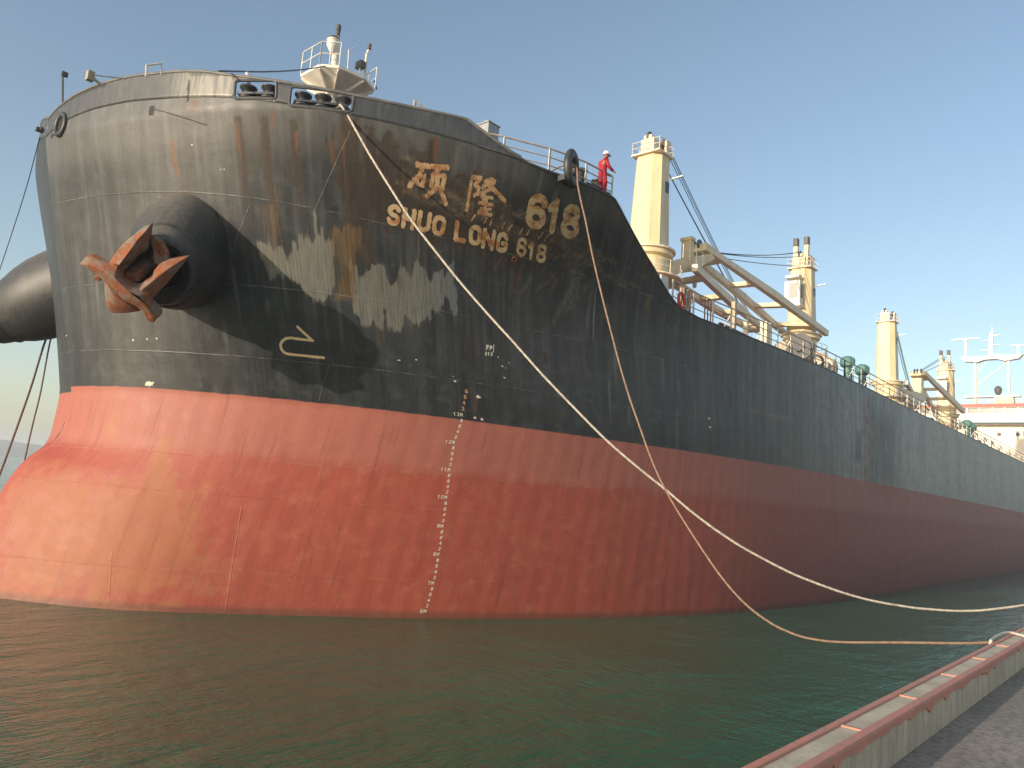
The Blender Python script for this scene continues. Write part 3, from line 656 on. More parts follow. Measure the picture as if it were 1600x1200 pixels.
# mooring bitts
bt_ = Vector((20.9, 15.95, 15.66)); root = empty('mooring_bitts', bt_, ship)
MB().box(bt_+Vector((.2, 0, .16)), (1.7, .7, .3), -.1).build('base', M_black, root, bevel=.03)
for dx in (-.35, .75):
    m2 = MB(); m2.lathe(bt_+Vector((dx, 0, .3)), [(.24, 0), (.24, .12), (.20, .16), (.20, .36), (.27, .42), (.27, .47), (.1, .5)], 20); m2.build('roller', M_black, root, smooth=True)

# ---- rails
def zt_0(x): return float(np.interp(x, ztx, ztz))
def rail(name, pts, hgt=.95, every=1, r=.028, mids=(.33, .66), post=.06, brace=False, mat=None, lean=0):
    root = empty(name, pts[0], ship); mat = mat or M_railw
    for f in mids+(1,):
        mb = MB(); mb.tube([p+Vector((0, 0, hgt*f)) for p in pts], r*(.8 if f < 1 else 1.15), 6); mb.build('rail_bar', M_rail2, root)
    for i, p in enumerate(pts):
        if i % every: continue
        mb = MB(); mb.beam(p, p+Vector((0, 0, hgt)), post*.5, post*1.5, up=Vector((1, 0, 0)))
        if brace and (i//every) % 2: mb.beam(p+Vector((.0, .45, .02)), p+Vector((0, .02, hgt*.72)), .035, .05)
        mb.build('stanchion', mat, root)
    return root
M_rail2 = worn('rail_bar_paint', (.40, .33, .28), (.55, .48, .40), .35, .6, 5)
xs = [16.05, 16.95, 17.9, 18.85, 19.9, 20.55, 21.55]
xs = [onY(p, q, 15.35).x for p, q in ((783, 240), (836, 258), (882, 270), (907, 280), (925, 284), (961, 296))]
def edgeY(x, z): 
    T = np.linspace(0, S1, 1500); a, h = hull_pts(T, np.full(1500, z)); return YC-float(np.interp(x, a, h))
pts = [Vector((x, edgeY(x, 15.6)+.10, zt_0(x))) for x in xs]; pts = [pts[0]+Vector((-1.1, .55, .55))]+pts
rail('forecastle_rail', pts, .92, mat=M_white)
# after rail along the main deck in several panels
def zt_(x): return float(np.interp(x, ztx, ztz))
x = 28.2; xs_all = []
while x < 196: xs_all.append(x); x += 1.55 if x < 60 else 1.7
k = 0
while k < len(xs_all)-1:
    seg = xs_all[k:k+13]; pts = [Vector((x, edgeY(min(x, 60), 13.0)+.12, zt_(x)+.0)) for x in seg]
    rail('deck_rail', pts, 1.12, brace=True, post=.075, mids=(.35, .68)); k += 12
# ladder-like rail down the break of the forecastle
# ---- small deck gear seen over the sheer
def vent(x, y, h, r=.42):
    root = empty('mushroom_vent', (x, y, 13.1), ship); z = zt_(x)-.1
    mb = MB(); mb.cyl((x, y, z), (x, y, z+h-.5), r*.55, n=16); mb.build('vent_pipe', M_green, root, smooth=True)
    mb = MB(); mb.lathe((x, y, z+h-.72), [(r*.75, 0), (r*1.05, .1), (r*1.1, .5), (r*.95, .62), (r*.55, .72), (.02, .74)], 10); mb.build('vent_head', M_green, root)
    mb = MB(); mb.tube([(x+.7, y, z), (x+.7, y, z+h*.55), (x+.55, y, z+h*.62), (x+.3, y, z+h*.62)], .09, 8); mb.build('side_pipe', M_dark, root, smooth=True)
vent(50.3, 16.1, 2.15); vent(53.3, 16.1, 2.15); vent(86.5, 16.1, 2.3); vent(89.3, 16.2, 2.2)
# lifebuoy (rests on the rail)
lb = onY(1065, 470, 16.2); t = NT('lifebuoy_orange', .6); v = t.coord(); M_lb = t.base(t.mix(t.ramp(t.noise(v, 6), .45, .6), (.55, .06, .04), (.45, .05, .04)))
lbr = empty('lifebuoy', lb); tag(lbr, 'red lifebuoy hanging on the ship rail below the first crane', 'lifebuoy')
MB().torus(lb, (.12, -1, .05), .33, .075, 32, 10).build('ring', M_lb, lbr, smooth=True)
mb = MB()
for k in range(4):
    a = R(45+90*k); c_ = lb+Vector((math.cos(a)*.33, -.04*math.cos(a), math.sin(a)*.33)); mb.torus(c_, Vector((-math.sin(a), 0, math.cos(a))), .08, .016, 10, 5)
mb.build('grab_band', M_white, lbr, smooth=True)
# gear behind the forecastle break
def gear(name, mb, mat): return part(mb, name, mat)
z0 = 13.1
mb = MB(); mb.box((28.3, 16.9, 13.9), (.6, .08, 1.6)); mb.add([(27.9, 16.9, 13.1), (28.6, 16.9, 13.1), (28.6, 16.9, 14.7), (28.45, 16.9, 14.7)], [(0, 1, 2, 3)]); gear('rail_bracket_plate', mb, M_white)
for xx in (30.6, 31.0):
    mb = MB(); mb.box((xx, 17.2, 13.95), (.18, .3, 1.7)); gear('locker_post', mb, M_beige)
for xx in (29.4, 29.7, 30.2, 31.6, 31.9, 32.2): mb = MB(); mb.tube([(xx, 16.6, 13.1), (xx, 16.6, 14.5)], .035, 6); gear('standing_pipe', mb, M_rustred)
mb = MB(); mb.box((34.2, 16.3, 13.45), (3.3, .12, .10)); [mb.box((q, 16.3, 13.25), (.1, .1, .3)) for q in (32.8, 34.2, 35.6)]; gear('deck_pipe', mb, M_rustred)
mb = MB(); mb.beam((35.5, 17, 13.1), (35.5, 17, 15.3), .2, .2); gear('vent_post', mb, M_beige)
for xx in (41.6, 42.1): 
    mb = MB(); mb.box((xx, 18, 14.4), (.28, .4, 2.6)); gear('boom_rest_leg', mb, M_cream2)
mb = MB(); mb.tube([(42.6, 17.4, 14.3), (44.6, 17.4, 14.3)], .42, 12); mb.box((43.6, 17.4, 13.6), (1.4, .5, 1.1)); gear('mooring_winch_drum', mb, M_beige)
mb = MB(); mb.cyl((41.5, 15.9, 14.05), (41.65, 15.9, 14.05), .78, n=26); mb.cyl((41.3, 15.9, 14.05), (41.9, 15.9, 14.05), .3, n=16); gear('hose_reel', mb, M_black)
for kk in range(3):
    mb = MB()
    for q in range(16):
        mb.tube([(42.6+rng.random()*5, 16+rng.random()*1.2, 13.2+rng.random()*.5) for _ in range(2)], .06+.05*rng.random(), 6)
    mb.box((43.4+1.6*kk, 16.8, 13.55), (1.2, .9, .8)); mb.torus((43.2+1.7*kk, 16.2, 13.8), (1, .2, .1), .42, .08, 18, 6); gear('mooring_winch', mb, (M_beige, M_dark, M_cream2)[kk])
mb = MB(); mb.cyl((47.6, 17.2, 14.2), (49.2, 17.2, 14.2), .55, n=18); mb.cyl((47.5, 17.2, 14.2), (47.7, 17.2, 14.2), .85, n=22); mb.cyl((49.1, 17.2, 14.2), (49.3, 17.2, 14.2), .85, n=22); gear('winch_drum', mb, M_beige)
for i in range(16):
    xx = 66+i*5.2+rng.random()*2; mb = MB(); mb.box((xx, 16.7+rng.random(), 13.7+.003*xx), (.5+rng.random()*1.0, .5, 1.0+.5*rng.random())); mb.tube([(xx-1, 16.5, 13.3), (xx-1, 16.5, 14.9), (xx+.4, 16.5, 14.6)], .06, 6); gear('deck_fitting', mb, (M_cream2, M_beige, M_dark, M_rustred)[i % 4] if i % 5 else M_beige)
for xx in (60.5, 97, 129, 166):       # hatch covers and coamings down the centre
    mb = MB(); mb.box((xx+1.5, YC, 14.0), (19, 19, 1.8)); mb.box((xx+1.5, YC, 15.2), (19.6, 19.6, .6))
    for q in range(9): mb.box((xx-7+2.1*q, YC-9.6, 14.0), (.12, .4, 1.8))
    gear('cargo_hatch', mb, M_rustred)
# grey locker by the forecastle rail
lk = onY(763, 209, 18.2); mb = MB(); mb.box(lk-Vector((0, 0, .1)), (.55, .5, .75)); mb.box(lk+Vector((0, 0, .3)), (.62, .56, .05)); gear('deck_locker', mb, worn('locker_grey', (.34, .36, .38), (.27, .28, .3), .1, .5, 3))

# ---- deck cranes
def crane(cx, boomf=None, zt=32.1, cab=False, bracket=False, zf=24.6):
    root = empty('deck_crane', (cx, YC, 13.1), ship); Cx = Vector((cx, YC, 0))
    mb = MB(); mb.lathe((cx, YC, 13), [(1.75, 0), (1.75, 8.6), (1.62, 8.8), (1.62, 10.6), (1.95, 10.75), (1.95, 11.1)], 28); mb.build('pedestal', M_cream, root, smooth=True)
    def octo(wx, wy, c, z): return [Vector((cx+a, YC+b, z)) for a, b in ((-wx, -wy+c), (-wx+c*.8, -wy), (wx-c*.5, -wy), (wx, -wy+c*.5), (wx, wy-c*.5), (wx-c*.5, wy), (-wx+c*.5, wy), (-wx, wy-c*.5))]
    mb = MB(); lo = octo(1.18, 1.38, .7, 24.1); hi = octo(.92, 1.12, .58, zt)
    mb.add(lo+hi, [tuple(range(8))[::-1], tuple(range(8, 16))]+[(i, (i+1) % 8, 8+(i+1) % 8, 8+i) for i in range(8)]); mb.build('crane_house', M_cream, root, bevel=.03)
    mb = MB(); mb.lathe((cx, YC, 24.12), [(1.95, 0), (2.15, .02), (2.15, .16), (1.9, .2)], 28); mb.build('slewing_ring', M_cream2, root)
    # top platform with sheave head
    mb = MB(); mb.box((cx-.1, YC, zt+.06), (2.2, 2.6, .12)); mb.box((cx-.35, YC+.1, zt+.75), (.9, 1.2, 1.3)); mb.box((cx+.9, YC-.75, zt+.8), (.7, .16, 1.7)); mb.box((cx+.9, YC-.2, zt+.8), (.7, .16, 1.7)); mb.box((cx-.4, YC+.2, zt+1.5), (.5, .7, .6)); mb.build('sheave_head', M_cream2, root)
    for yy, xx, zz in ((YC-.48, cx+.95, zt+1.5), (YC+.2, cx-.35, zt+1.75), (YC-.1, cx+.35, zt+1.25)):
        mb = MB(); mb.cyl((xx, yy-.09, zz), (xx, yy+.09, zz), .42, n=20); mb.build('sheave', M_dark, root, smooth=True)
    mb = MB(); q = [Vector((cx+a, YC+b, zt+.1)) for a, b in ((-1.15, -1.25), (-1.15, 1.25), (.95, 1.25), (.95, -1.25), (-1.15, -1.25))]
    for f in (.5, 1.0): mb.tube([p+Vector((0, 0, f)) for p in q], .03, 5)
    for p, p2 in zip(q[:-1], q[1:]):
        for u in (0, .5): r_ = p.lerp(p2, u); mb.tube([r_, r_+Vector((0, 0, 1.0))], .03, 5)
    mb.build('top_railing', M_railw, root)
    mb = MB(); mb.box((cx+.35, YC-1.19, zt-2.6), (.5, .12, .9)); mb.build('house_window', M_glass, root)
    mb = MB(); mb.beam((cx+.9, YC-1.2, zt-1.7), (cx+1.0, YC-2.2, zt-1.6), .16, .10); mb.build('floodlight_arm', M_white, root)
    mb = MB()
    for k in range(24): mb.tube([(cx+1.14-.010*k, YC-.95, 24.6+k*.3), (cx+1.14-.010*k, YC-.5, 24.6+k*.3)], .02, 4)
    for yy in (-.95, -.5): mb.tube([(cx+1.15, YC+yy, 24.4), (cx+.91, YC+yy, zt)], .03, 5)
    mb.build('ladder', M_cream2, root)
    # balcony round the pedestal top
    mb = MB(); mb.lathe((cx, YC, 21.9), [(1.7, 0), (2.75, .0), (2.75, .12), (1.7, .12)], 24); pts = [Vector((cx+2.7*math.cos(a), YC+2.7*math.sin(a), 22)) for a in np.linspace(-2.4, .9, 14)]
    for f in (.5, 1.0): mb.tube([p+Vector((0, 0, f)) for p in pts], .03, 5)
    for p in pts[::2]: mb.tube([p, p+Vector((0, 0, 1))], .03, 5)
    mb.build('pedestal_platform', M_cream2, root)
    if cab:
        mb = MB(); [mb.beam((cx-.2, YC+y_, zt+.1), (cx-.1, YC+y_, zt+3.2), .55, .7, .45, .35) for y_ in (-.45, .75)]; mb.build('sheave_post', M_cream, root, bevel=.04)
        for y_ in (-.45, .75): MB().box((cx-.15, YC+y_, zt+3.3), (.6, .5, .9)).build('sheave_block', M_dark, root, bevel=.05)
        mb = MB(); mb.box((cx-1.75, YC+.25, 28.6), (1.1, 1.7, 2.7)); mb.box((cx-1.75, YC+.25, 27.2), (1.25, 1.9, .25)); mb.box((cx-1.7, YC+.3, 30.5), (1.0, 1.5, .35)); mb.build('operator_cab', M_whitefar, root, bevel=.05)
        mb = MB(); mb.box((cx-2.302, YC+.1, 28.8), (.02, .95, 1.7)); mb.build('cab_window', NT('cab_glass', .15).base((.35, .36, .34)), root)
        mb = MB(); mb.box((cx-1.7, YC-.602, 28.8), (.6, .02, 1.5)); mb.build('cab_window', M_glass, root)
    if bracket:      # rest for the neighbour's boom
        mb = MB(); a = onY(1018, 428, 31); w = Vector((0, 1.0, 0))
        P = [Vector(onY(px_, py_, yy)) for px_, py_, yy in ((1012, 436, 30.4), (1082, 424, 29.6), (1118, 404, 29.1), (1112, 396, 29.2), (1020, 412, 30.4))]
        mb.prism(P, (.1, 2.4, 0)); mb.build('boom_rest', M_cream, root, bevel=.03)
        b = onY(1080, 412, 29.6); mb = MB(); mb.box(b+Vector((0, .4, 1.0)), (.5, .9, 2.4)); mb.box(b+Vector((0, .4, 2.1)), (.7, 1.1, .3)); mb.build('rest_post', M_cream, root, bevel=.03)
        mb = MB(); q = [Vector((51.6+.9*k, 29.2-.1*k, 24.25)) for k in range(4)]
        for f in (.55, 1.1): mb.tube([p+Vector((0, 0, f)) for p in q], .03, 5)
        for p in q: mb.tube([p, p+Vector((0, 0, 1.1))], .03, 5)
        mb.build('rest_railing', M_white, root)
    if boomf: boomf(root, cx)
    return root
def boom(root, footP, footS, tipP, tipS, bow=0, gir=.62, nx=3):
    """twin box girders, foot to tip, with cross members"""
    footP, footS, tipP, tipS = [Vector(q) for q in (footP, footS, tipP, tipS)]
    for a, b in ((footP, tipP), (footS, tipS)):
        mb = MB(); m_ = a.lerp(b, .5)+Vector((0, 0, bow)); mb.beam(a, m_, .5, gir, .55, gir*1.2); mb.beam(m_, b, .55, gir*1.2, .45, gir*.85); mb.build('boom_girder', M_cream2, root, bevel=.04)
    for u in np.linspace(.12, .9, nx+1):
        a = footP.lerp(tipP, u); b = footS.lerp(tipS, u); up_ = Vector((0, 0, bow*4*u*(1-u)))
        mb = MB(); mb.beam(a+up_, b+up_, .75, .42); mb.build('cross_member', M_cream, root, bevel=.03)
    c_ = tipP.lerp(tipS, .5); d = (tipP-footP).normalized()
    mb = MB(); mb.beam(c_-d*.8, c_+d*.9, (tipP-tipS).length+.5, .7); mb.build('boom_head', M_cream, root, bevel=.04)
    for yy in (-.45, .1, .5):
        mb = MB(); q = c_+d*.75+Vector((0, yy, .35)); mb.cyl(q-Vector((0, .07, 0)), q+Vector((0, .07, 0)), .42, n=18); mb.build('head_sheave', M_dark, root, smooth=True)
    mb = MB(); mb.tube([c_+Vector((0, .3, -.2)), c_+Vector((0, .3, -2.2))], .03, 5); q = c_+Vector((0, .3, -2.5)); mb.box(q, (.35, .25, .8)); mb.cyl(q+Vector((0, -.1, -.5)), q+Vector((0, .1, -.5)), .2); mb.build('hook_block', M_cream2, root)
    return c_+d*.75
def wires(root, a, b, sag, offs, r=.035, name='luffing_wire'):
    for oy, oz in offs:
        A = Vector(a)+Vector((0, oy, oz)); B_ = Vector(b)+Vector((0, oy*.6, oz*.2)); mb = MB()
        mb.tube([A.lerp(B_, u)-Vector((0, 0, sag*4*u*(1-u)*(1+oz*.3))) for u in np.linspace(0, 1, 13)], r, 5); mb.build(name, M_wire, root)
def boom1(root, cx):
    c_ = boom(root, (53.0, 28.9, 23.75), (54.0, 32.6, 24.0), (77, 33.6, 24.4), (77.2, 35.3, 24.6), -.15)
    wires(root, (50.5, 30.6, 33.6), c_, .15, ((0, 0), (.25, .1), (-.2, -.1), (.5, -.9), (.3, -1.2)), .035)
    MB().box(Vector((73, 33.6, 18.5)), (.4, .4, 11)).build('boom_crutch', M_cream2, root)
def boom2(root, cx):
    c_ = boom(root, (83.2, 28.9, 24.7), (82.0, 33.2, 24.9), (57.3, 30.0, 26.7), (57.6, 31.9, 26.7), .15)
    wires(root, (81.0, 31.0, 33.7), c_, .45, ((0, 0), (.3, .05), (-.3, -.5), (.1, -1.6)), .04)
crane(49.3, boom1, 32.1, bracket=True)
crane(81.4, boom2, 31.7, cab=True)
def boom3(root, cx):
    c_ = boom(root, (116.5, 29.2, 24.6), (116.5, 32.8, 24.6), (142, 33.5, 24.8), (142, 35.2, 24.8), 0, .62)
    wires(root, (114.8, 30.6, 34), c_, .2, ((0, 0), (.3, .1), (-.3, -.8)), .05)
def boom4(root, cx):
    c_ = boom(root, (151.5, 28.7, 25.0), (151.5, 33.2, 25.0), (131.0, 30.0, 28.2), (131.0, 31.8, 28.2), 0, .8)
    wires(root, (148.8, 30.8, 34.5), c_, -.1, ((0, 0), (.4, .1), (-.3, -.9)), .05)
    P = [Vector((x_, 30.1, z_)) for x_, z_ in ((117, 22.3), (126.5, 22.5), (131.5, 24.2), (131.5, 25.2), (117, 24.0))]
    mb = MB(); mb.prism(P, (0, 2.0, 0)); mb.box((130.6, 31.1, 26.2), (.9, 1.6, 2.8)); mb.build('boom_rest', M_cream, root, bevel=.05)
crane(113.6, boom3, 32.8); crane(149.4, boom4, 32.0, cab=True)

# ---- foremast
root = empty('foremast', (19.4, YC, 15.5), ship)
mb = MB(); mb.cyl((19.5, YC, 15.5), (19.45, YC, 24.2), .30, .26, 16); mb.cyl((19.45, YC, 24.2), (19.4, YC, 26.6), .24, .13, 14); mb.cyl((19.95, YC+.5, 15.5), (19.75, YC+.3, 24.0), .10, .09, 8)
mb.add([(19.45, YC, 24.3), (18.9, YC, 24.3), (19.4, YC, 25.4), (20.0, YC, 24.3)], [(0, 1, 2), (0, 2, 3)]); mb.build('mast_pole', M_white, root, smooth=True)
mb = MB(); mb.cyl((19.4, YC, 26.6), (19.4, YC, 27.0), .12, .11, 12); mb.lathe((19.4, YC, 27.0), [(.13, 0), (.13, .22), (.07, .30)], 12); mb.build('masthead_light', M_dark, root)
pf_ = [(17.4, 30.2), (17.4, 32.2), (18.6, 33.0), (21.6, 32.7), (22.5, 31.5), (22.2, 29.6), (20.6, 29.0), (18.4, 29.3)]
pf_ = [(19.5+(a-19.5)*.62, 31+(b-31)*.8) for a, b in pf_]; mb = MB(); mb.prism([Vector((a, b, 24.2)) for a, b in pf_], (0, 0, .14))
hub = Vector((19.5, YC, 23.25))
for a, b in pf_: mb.beam(Vector((a, b, 24.18)).lerp(Vector((19.5, YC, 24.18)), .06), hub, .06, .28)
n8 = len(pf_); V = [Vector((a, b, 24.2)) for a, b in pf_]+[hub+Vector((.0, 0, .1))]; mb.add(V, [(i, (i+1) % n8, n8) for i in (6, 7, 0, 4, 5, 1, 2, 3)]); mb.build('mast_platform', M_white, root)
mb = MB()
for seg in ((7, 0, 1), (3, 4, 5)):
    mb = MB(); q = [Vector((pf_[i][0], pf_[i][1], 24.3)) for i in seg]
    for f in (.55, 1.1): mb.tube([p+Vector((0, 0, f*1.1)) for p in q], .025, 5)
    for p, p2 in zip(q[:-1], q[1:]):
        for u in (0, .5, 1): r_ = p.lerp(p2, u); mb.tube([r_, r_+Vector((0, 0, 1.2))], .025, 5)
    mb.build('mast_railing', M_white, root)
hp_ = onY(521, 66, 31); mb = MB(); mb.lathe(hp_-Vector((0, 0, .3)), [(.08, -.3), (.24, -.05), (.32, .1), (.32, .25), (.28, .35)], 18); mb.build('fog_horn', M_white, root, smooth=True)
mb = MB(); mb.lathe(hp_+Vector((0, 0, .06)), [(.31, 0), (.31, .1), (.26, .18), (.05, .25)], 18); mb.build('horn_cap', M_dark, root)
mb = MB(); mb.lathe(hp_+Vector((0, 0, .05)), [(.335, -.04), (.345, .0), (.335, .03)], 18); mb.build('horn_rim', M_white, root)
a = onY(569, 125, 31); b = onY(573, 85, 31); mb = MB(); mb.cyl(a, b, .07, n=8); mb.cyl(b, onY(576, 78, 31), .07, n=8); mb.build('lamp_post', M_white, root)
mb = MB(); c_ = onY(577, 73, 31); mb.cyl(c_-Vector((0, 0, .14)), c_+Vector((0, 0, .14)), .11, n=12); mb.build('navigation_lamp', M_dark, root)
c_ = onY(563, 102, 31); mb = MB(); mb.box(c_, (.35, .5, .34)); mb.build('floodlight', M_dark, root, bevel=.02); mb = MB(); mb.tube([c_+Vector((0, 0, -.15)), c_+Vector((0, 0, -.6))], .05, 6); mb.build('lamp_bracket', M_white, root)
mb = MB(); mb.tube([onY(543, 112, 30.5), onY(545, 78, 30.5), onY(552, 75, 30.5)], .025, 5); mb.build('antenna', M_white, root)
A = onY(519, 101, 31); B_ = onY(388, 112, 24); mb = MB(); mb.tube([A.lerp(B_, u)-Vector((0, 0, .12*4*u*(1-u))) for u in np.linspace(0, 1, 10)]+[Vector(onY(342, 111, 21.8))], .03, 5); mb.build('mast_stay', M_wire, root)
mb = MB(); mb.tube([onY(584, 125, 30.8), onY(589, 140, 30.8)], .04, 5); mb.build('hanging_cable', M_wire, root)

# small fittings on the bow rail
def bow_fit(name, pts, r, mat=M_railw): mb = MB(); mb.tube([Vector(q) for q in pts], r, 6); return part(mb, name, mat)
s1, z1 = bhit(98, 160); y1 = float(bp3(np.array([s1]), np.array([z1]))[0][1]); x1 = float(bp3(np.array([s1]), np.array([z1]))[0][0])
bow_fit('jackstaff', [onY(98, 166, y1), onY(98, 115, y1)], .035, M_dark); mb = MB(); mb.box(onY(101, 116, y1), (.2, .12, .16)); part(mb, 'bow_lamp', M_dark)
bow_fit('davit', [onY(160, 134, 25.5), onY(141, 118, 25.5)], .05); mb = MB(); mb.box(onY(141, 119, 25.5), (.2, .2, .3)); part(mb, 'davit_head', M_beige)
bow_fit('davit_wire', [onY(143, 117, 25.5), onY(197, 123, 23.5)], .02, M_wire)
bow_fit('gate_frame', [onY(228, 120, 24), onY(229, 102, 24), onY(252, 99, 24), onY(253, 117, 24)], .035)
mb = MB(); q = onY(62, 203, 30.5); mb.box(q, (.25, .2, .12)); mb.tube([q, q+Vector((0, -.3, 0))], .04, 5); part(mb, 'stem_light', M_dark)
bow_fit('pedestal_stand', [onY(394, 157, 22.2), onY(386, 113, 22.2)], .06, M_white)

# ---- superstructure
root = empty('superstructure', (196, YC, 13.7), ship)
t_ = MB(); t_.box((199, YC, 20.5), (6, 30.0, 15.5)); t_.box((198.6, YC, 28.05), (8.2, 34, .35)); t_.build('front_wall', M_whitefar, root)
P = []
for yy in np.linspace(-17, 17, 21): P.append((192.0+.0*abs(yy), YC+yy))
mb = MB(); mb.box((192.1, YC, 29.1), (.25, 34.0, 1.9)); mb.box((196, YC+17, 29.1), (8, .25, 1.9)); mb.box((196, YC-17, 29.1), (8, .25, 1.9)); mb.build('bridge_wing_bulwark', M_whitefar, root)
mb = MB(); mb.box((196.5, YC, 30.65), (7.5, 33.5, .2)); mb.box((196.3, YC, 31.35), (8.1, 34.1, .12)); 
yy = YC-16.8; ws = []
while yy < YC+16.8:
    mb.box((192.55, yy, 30.7), (.25, .35, 1.7)); ws.append(yy); yy += 2.4
mb.build('bridge_house', M_whitefar, root)
MB().box((196.5, YC, 30.7), (7.2, 33, 1.5)).build('bridge_interior', M_dark, root)
for a in ws[:-1]: MB().box((192.7, a+1.2, 30.7), (.06, 2.05, 1.25)).build('bridge_window', M_glass, root)
MB().box((196.3, YC, 31.75), (8.3, 34.3, .75)).build('red_roof_band', M_redfar, root)
for a in (19.5, 24.5, 28, 35.5): MB().cyl((195.9, a+2.3, 25.8), (196.02, a+2.3, 25.8), .42, n=16).build('porthole', M_redfar if a > 99 else M_dark, root)
mb = MB()
for k in range(22): q = Vector((192.6, YC-16.5+k*1.57, 32.1)); mb.tube([q, q+Vector((0, 0, 1.1))], .05, 5)
for f in (.55, 1.1): mb.tube([(192.6, YC-16.5, 32.1+f), (192.6, YC+16.5, 32.1+f)], .04, 5)
mb.build('roof_railing', M_whitefar, root)
mb = MB(); mb.box((195, 29, 33.0), (3, 3.5, 1.9)); mb.build('roof_house', M_cream, root)
root = empty('radar_mast', (195, YC, 32), ship)
for yy in (34.6, 28.2): MB().cyl((195, yy, 32), (195, yy, 42.4), .36, .30, 14).build('mast_leg', M_whitefar, root, smooth=True)
mb = MB(); mb.box((195, YC+.3, 34.1), (1.6, 10.5, .35)); mb.build('lower_platform', M_whitefar, root)
mb = MB(); mb.prism([Vector((194.2, a, b)) for a, b in ((37.4, 43.3), (36.6, 42.3), (34, 42.0), (32.6, 42.5), (30.2, 42.5), (28.8, 42.0), (26.2, 42.4), (25.4, 43.3))], (1.6, 0, 0)); mb.build('yard_platform', M_whitefar, root)
mb = MB(); mb.tube([(195, 28.4, 41.8), (195, 34.4, 36.8)], .12, 8); mb.tube([(195, 33.9, 40), (195, 32.6, 42)], .1, 8); mb.build('mast_brace', M_whitefar, root)
for yy, L, h in ((36.4, 5.6, 4.2), (26.3, 2.6, 2.0)):
    mb = MB(); mb.beam((195, yy, 43.3), (195, yy, 43.3+h-.3), .5, .5, .3, .3); mb.box((195, yy, 43.3+h-.2), (.5, .6, .5)); mb.build('radar_post', M_whitefar, root)
    MB().box((195, yy, 43.3+h+.15), (.35, L, .28)).build('radar_scanner', M_white, root)
mb = MB(); mb.beam((195, 31.4, 42.5), (195, 31.4, 48.8), 1.1, 1.0, .6, .6); [mb.box((194.8, 31.4+(k % 2-.5)*2.2, 43.6+k*1.1), (.4, 1.5, .14)) for k in range(5)]; mb.tube([(195, 31.2, 48.6), (195, 31.2, 50)], .08, 6); mb.build('signal_pole', M_whitefar, root)
mb = MB(); mb.lathe((195, 30.2, 34.4), [(.3, 0), (.6, .5), (.78, 1.2), (.6, 1.8), (.2, 2.1)], 18); mb.build('satellite_dome', M_dark, root, smooth=True)

# ---- anchor bolsters (both bows)
def bolster(sign):
    base = onZ(274, 403, 11.35); mouth = onZ(246, 424, 10.40); ax = (mouth-base).normalized(); L = (mouth-base).length
    prof = [(1.9, -2.2), (1.88, -.8), (1.76, -.1), (1.55, L*.30), (1.30, L*.56), (1.33, L*.58), (1.33, L*.61), (1.24, L*.63), (1.12, L*.86), (1.06, L*.96), (1.0, L), (.92, L+.02), (.76, L-.12), (.64, L-.6)]
    mb = MB(); q = ax.to_track_quat('Z', 'Y'); V = []; n = 48
    for r, h in prof:
        for j in range(n):
            a = 2*math.pi*j/n; kx = .82+.18*sstep(L*.5, L, h); p = base+q @ Vector((r*math.cos(a)*kx, r*math.sin(a), h))
            if sign > 0: p.y = 2*YC-p.y
            V.append(p)
    k = len(prof); mb.add(V, [(i*n+j, i*n+(j+1) % n, (i+1)*n+(j+1) % n, (i+1)*n+j) for i in range(k-1) for j in range(n)])
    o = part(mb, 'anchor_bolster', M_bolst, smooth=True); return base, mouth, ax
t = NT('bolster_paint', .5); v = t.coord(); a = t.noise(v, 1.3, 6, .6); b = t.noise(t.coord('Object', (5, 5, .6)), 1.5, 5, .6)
c = t.mix(t.ramp(b, .35, .7), (.016, .018, .021), (.035, .036, .038)); c = t.mix(t.ramp(a, .55, .75, 0, .5), c, (.11, .085, .055)); geo = t.n('ShaderNodeNewGeometry'); sg = t.n('ShaderNodeSeparateXYZ'); t.l(geo.outputs['Normal'], sg.inputs[0]); c = t.mix(t.math('MULTIPLY', t.ramp(sg.outputs[2], .1, .95), t.ramp(b, .2, .7, .45, .95)), c, (.155, .14, .115)); t.bump(t.noise(v, .9, 5, .6), .35, .05); M_bolst = t.base(c)  # upward faces lighter: settled dust plus a lit top put into the colour
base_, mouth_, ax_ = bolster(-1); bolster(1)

# ---- the anchor, hove up in the port bolster
anc = empty('anchor', mouth_); tag(anc, 'rusty orange stockless anchor housed against the black bow', 'anchor')
A0 = mouth_+ax_*.35
def ap(zx, zy, d=0.): # outline point (measured on a 5.714x enlargement), d metres out along the hawse axis
    return onP(100+zx/5.714, 300+zy/5.714, A0+ax_*d, ax_)
def slab(name, front, back_d, ridge=None):
    """front: list of (x,y,depth) outline; filled with optional ridge polyline"""
    mb = MB(); n = len(front); F_ = [ap(*p) for p in front]; Bk = [ap(p[0], p[1], p[2])-ax_*(back_d if np.isscalar(back_d) else back_d[i]) for i, p in enumerate(front)]
    cx = sum(F_, Vector())/n; 
    if ridge: cpt = [ap(*r) for r in ridge]
    else: cpt = [cx]
    V = F_+Bk+cpt; fs = [(i, (i+1) % n, n+(i+1) % n, n+i) for i in range(n)]+[tuple(range(n, 2*n))[::-1]]
    for i in range(n):
        m_ = (F_[i]+F_[(i+1) % n])/2; j = min(range(len(cpt)), key=lambda q: (cpt[q]-m_).length); j2 = min(range(len(cpt)), key=lambda q: (cpt[q]-F_[i]).length); j3 = min(range(len(cpt)), key=lambda q: (cpt[q]-F_[(i+1) % n]).length)
        if j2 == j3: fs.append((i, (i+1) % n, 2*n+j2))
        else: fs.append((i, (i+1) % n, 2*n+j3, 2*n+j2))
    mb.add(V, fs); o = mb.build(name, M_rust, anc, bevel=.04)
    for p_ in o.data.polygons: p_.use_smooth = True
    o.data.set_sharp_from_angle(angle=R(34)); return o
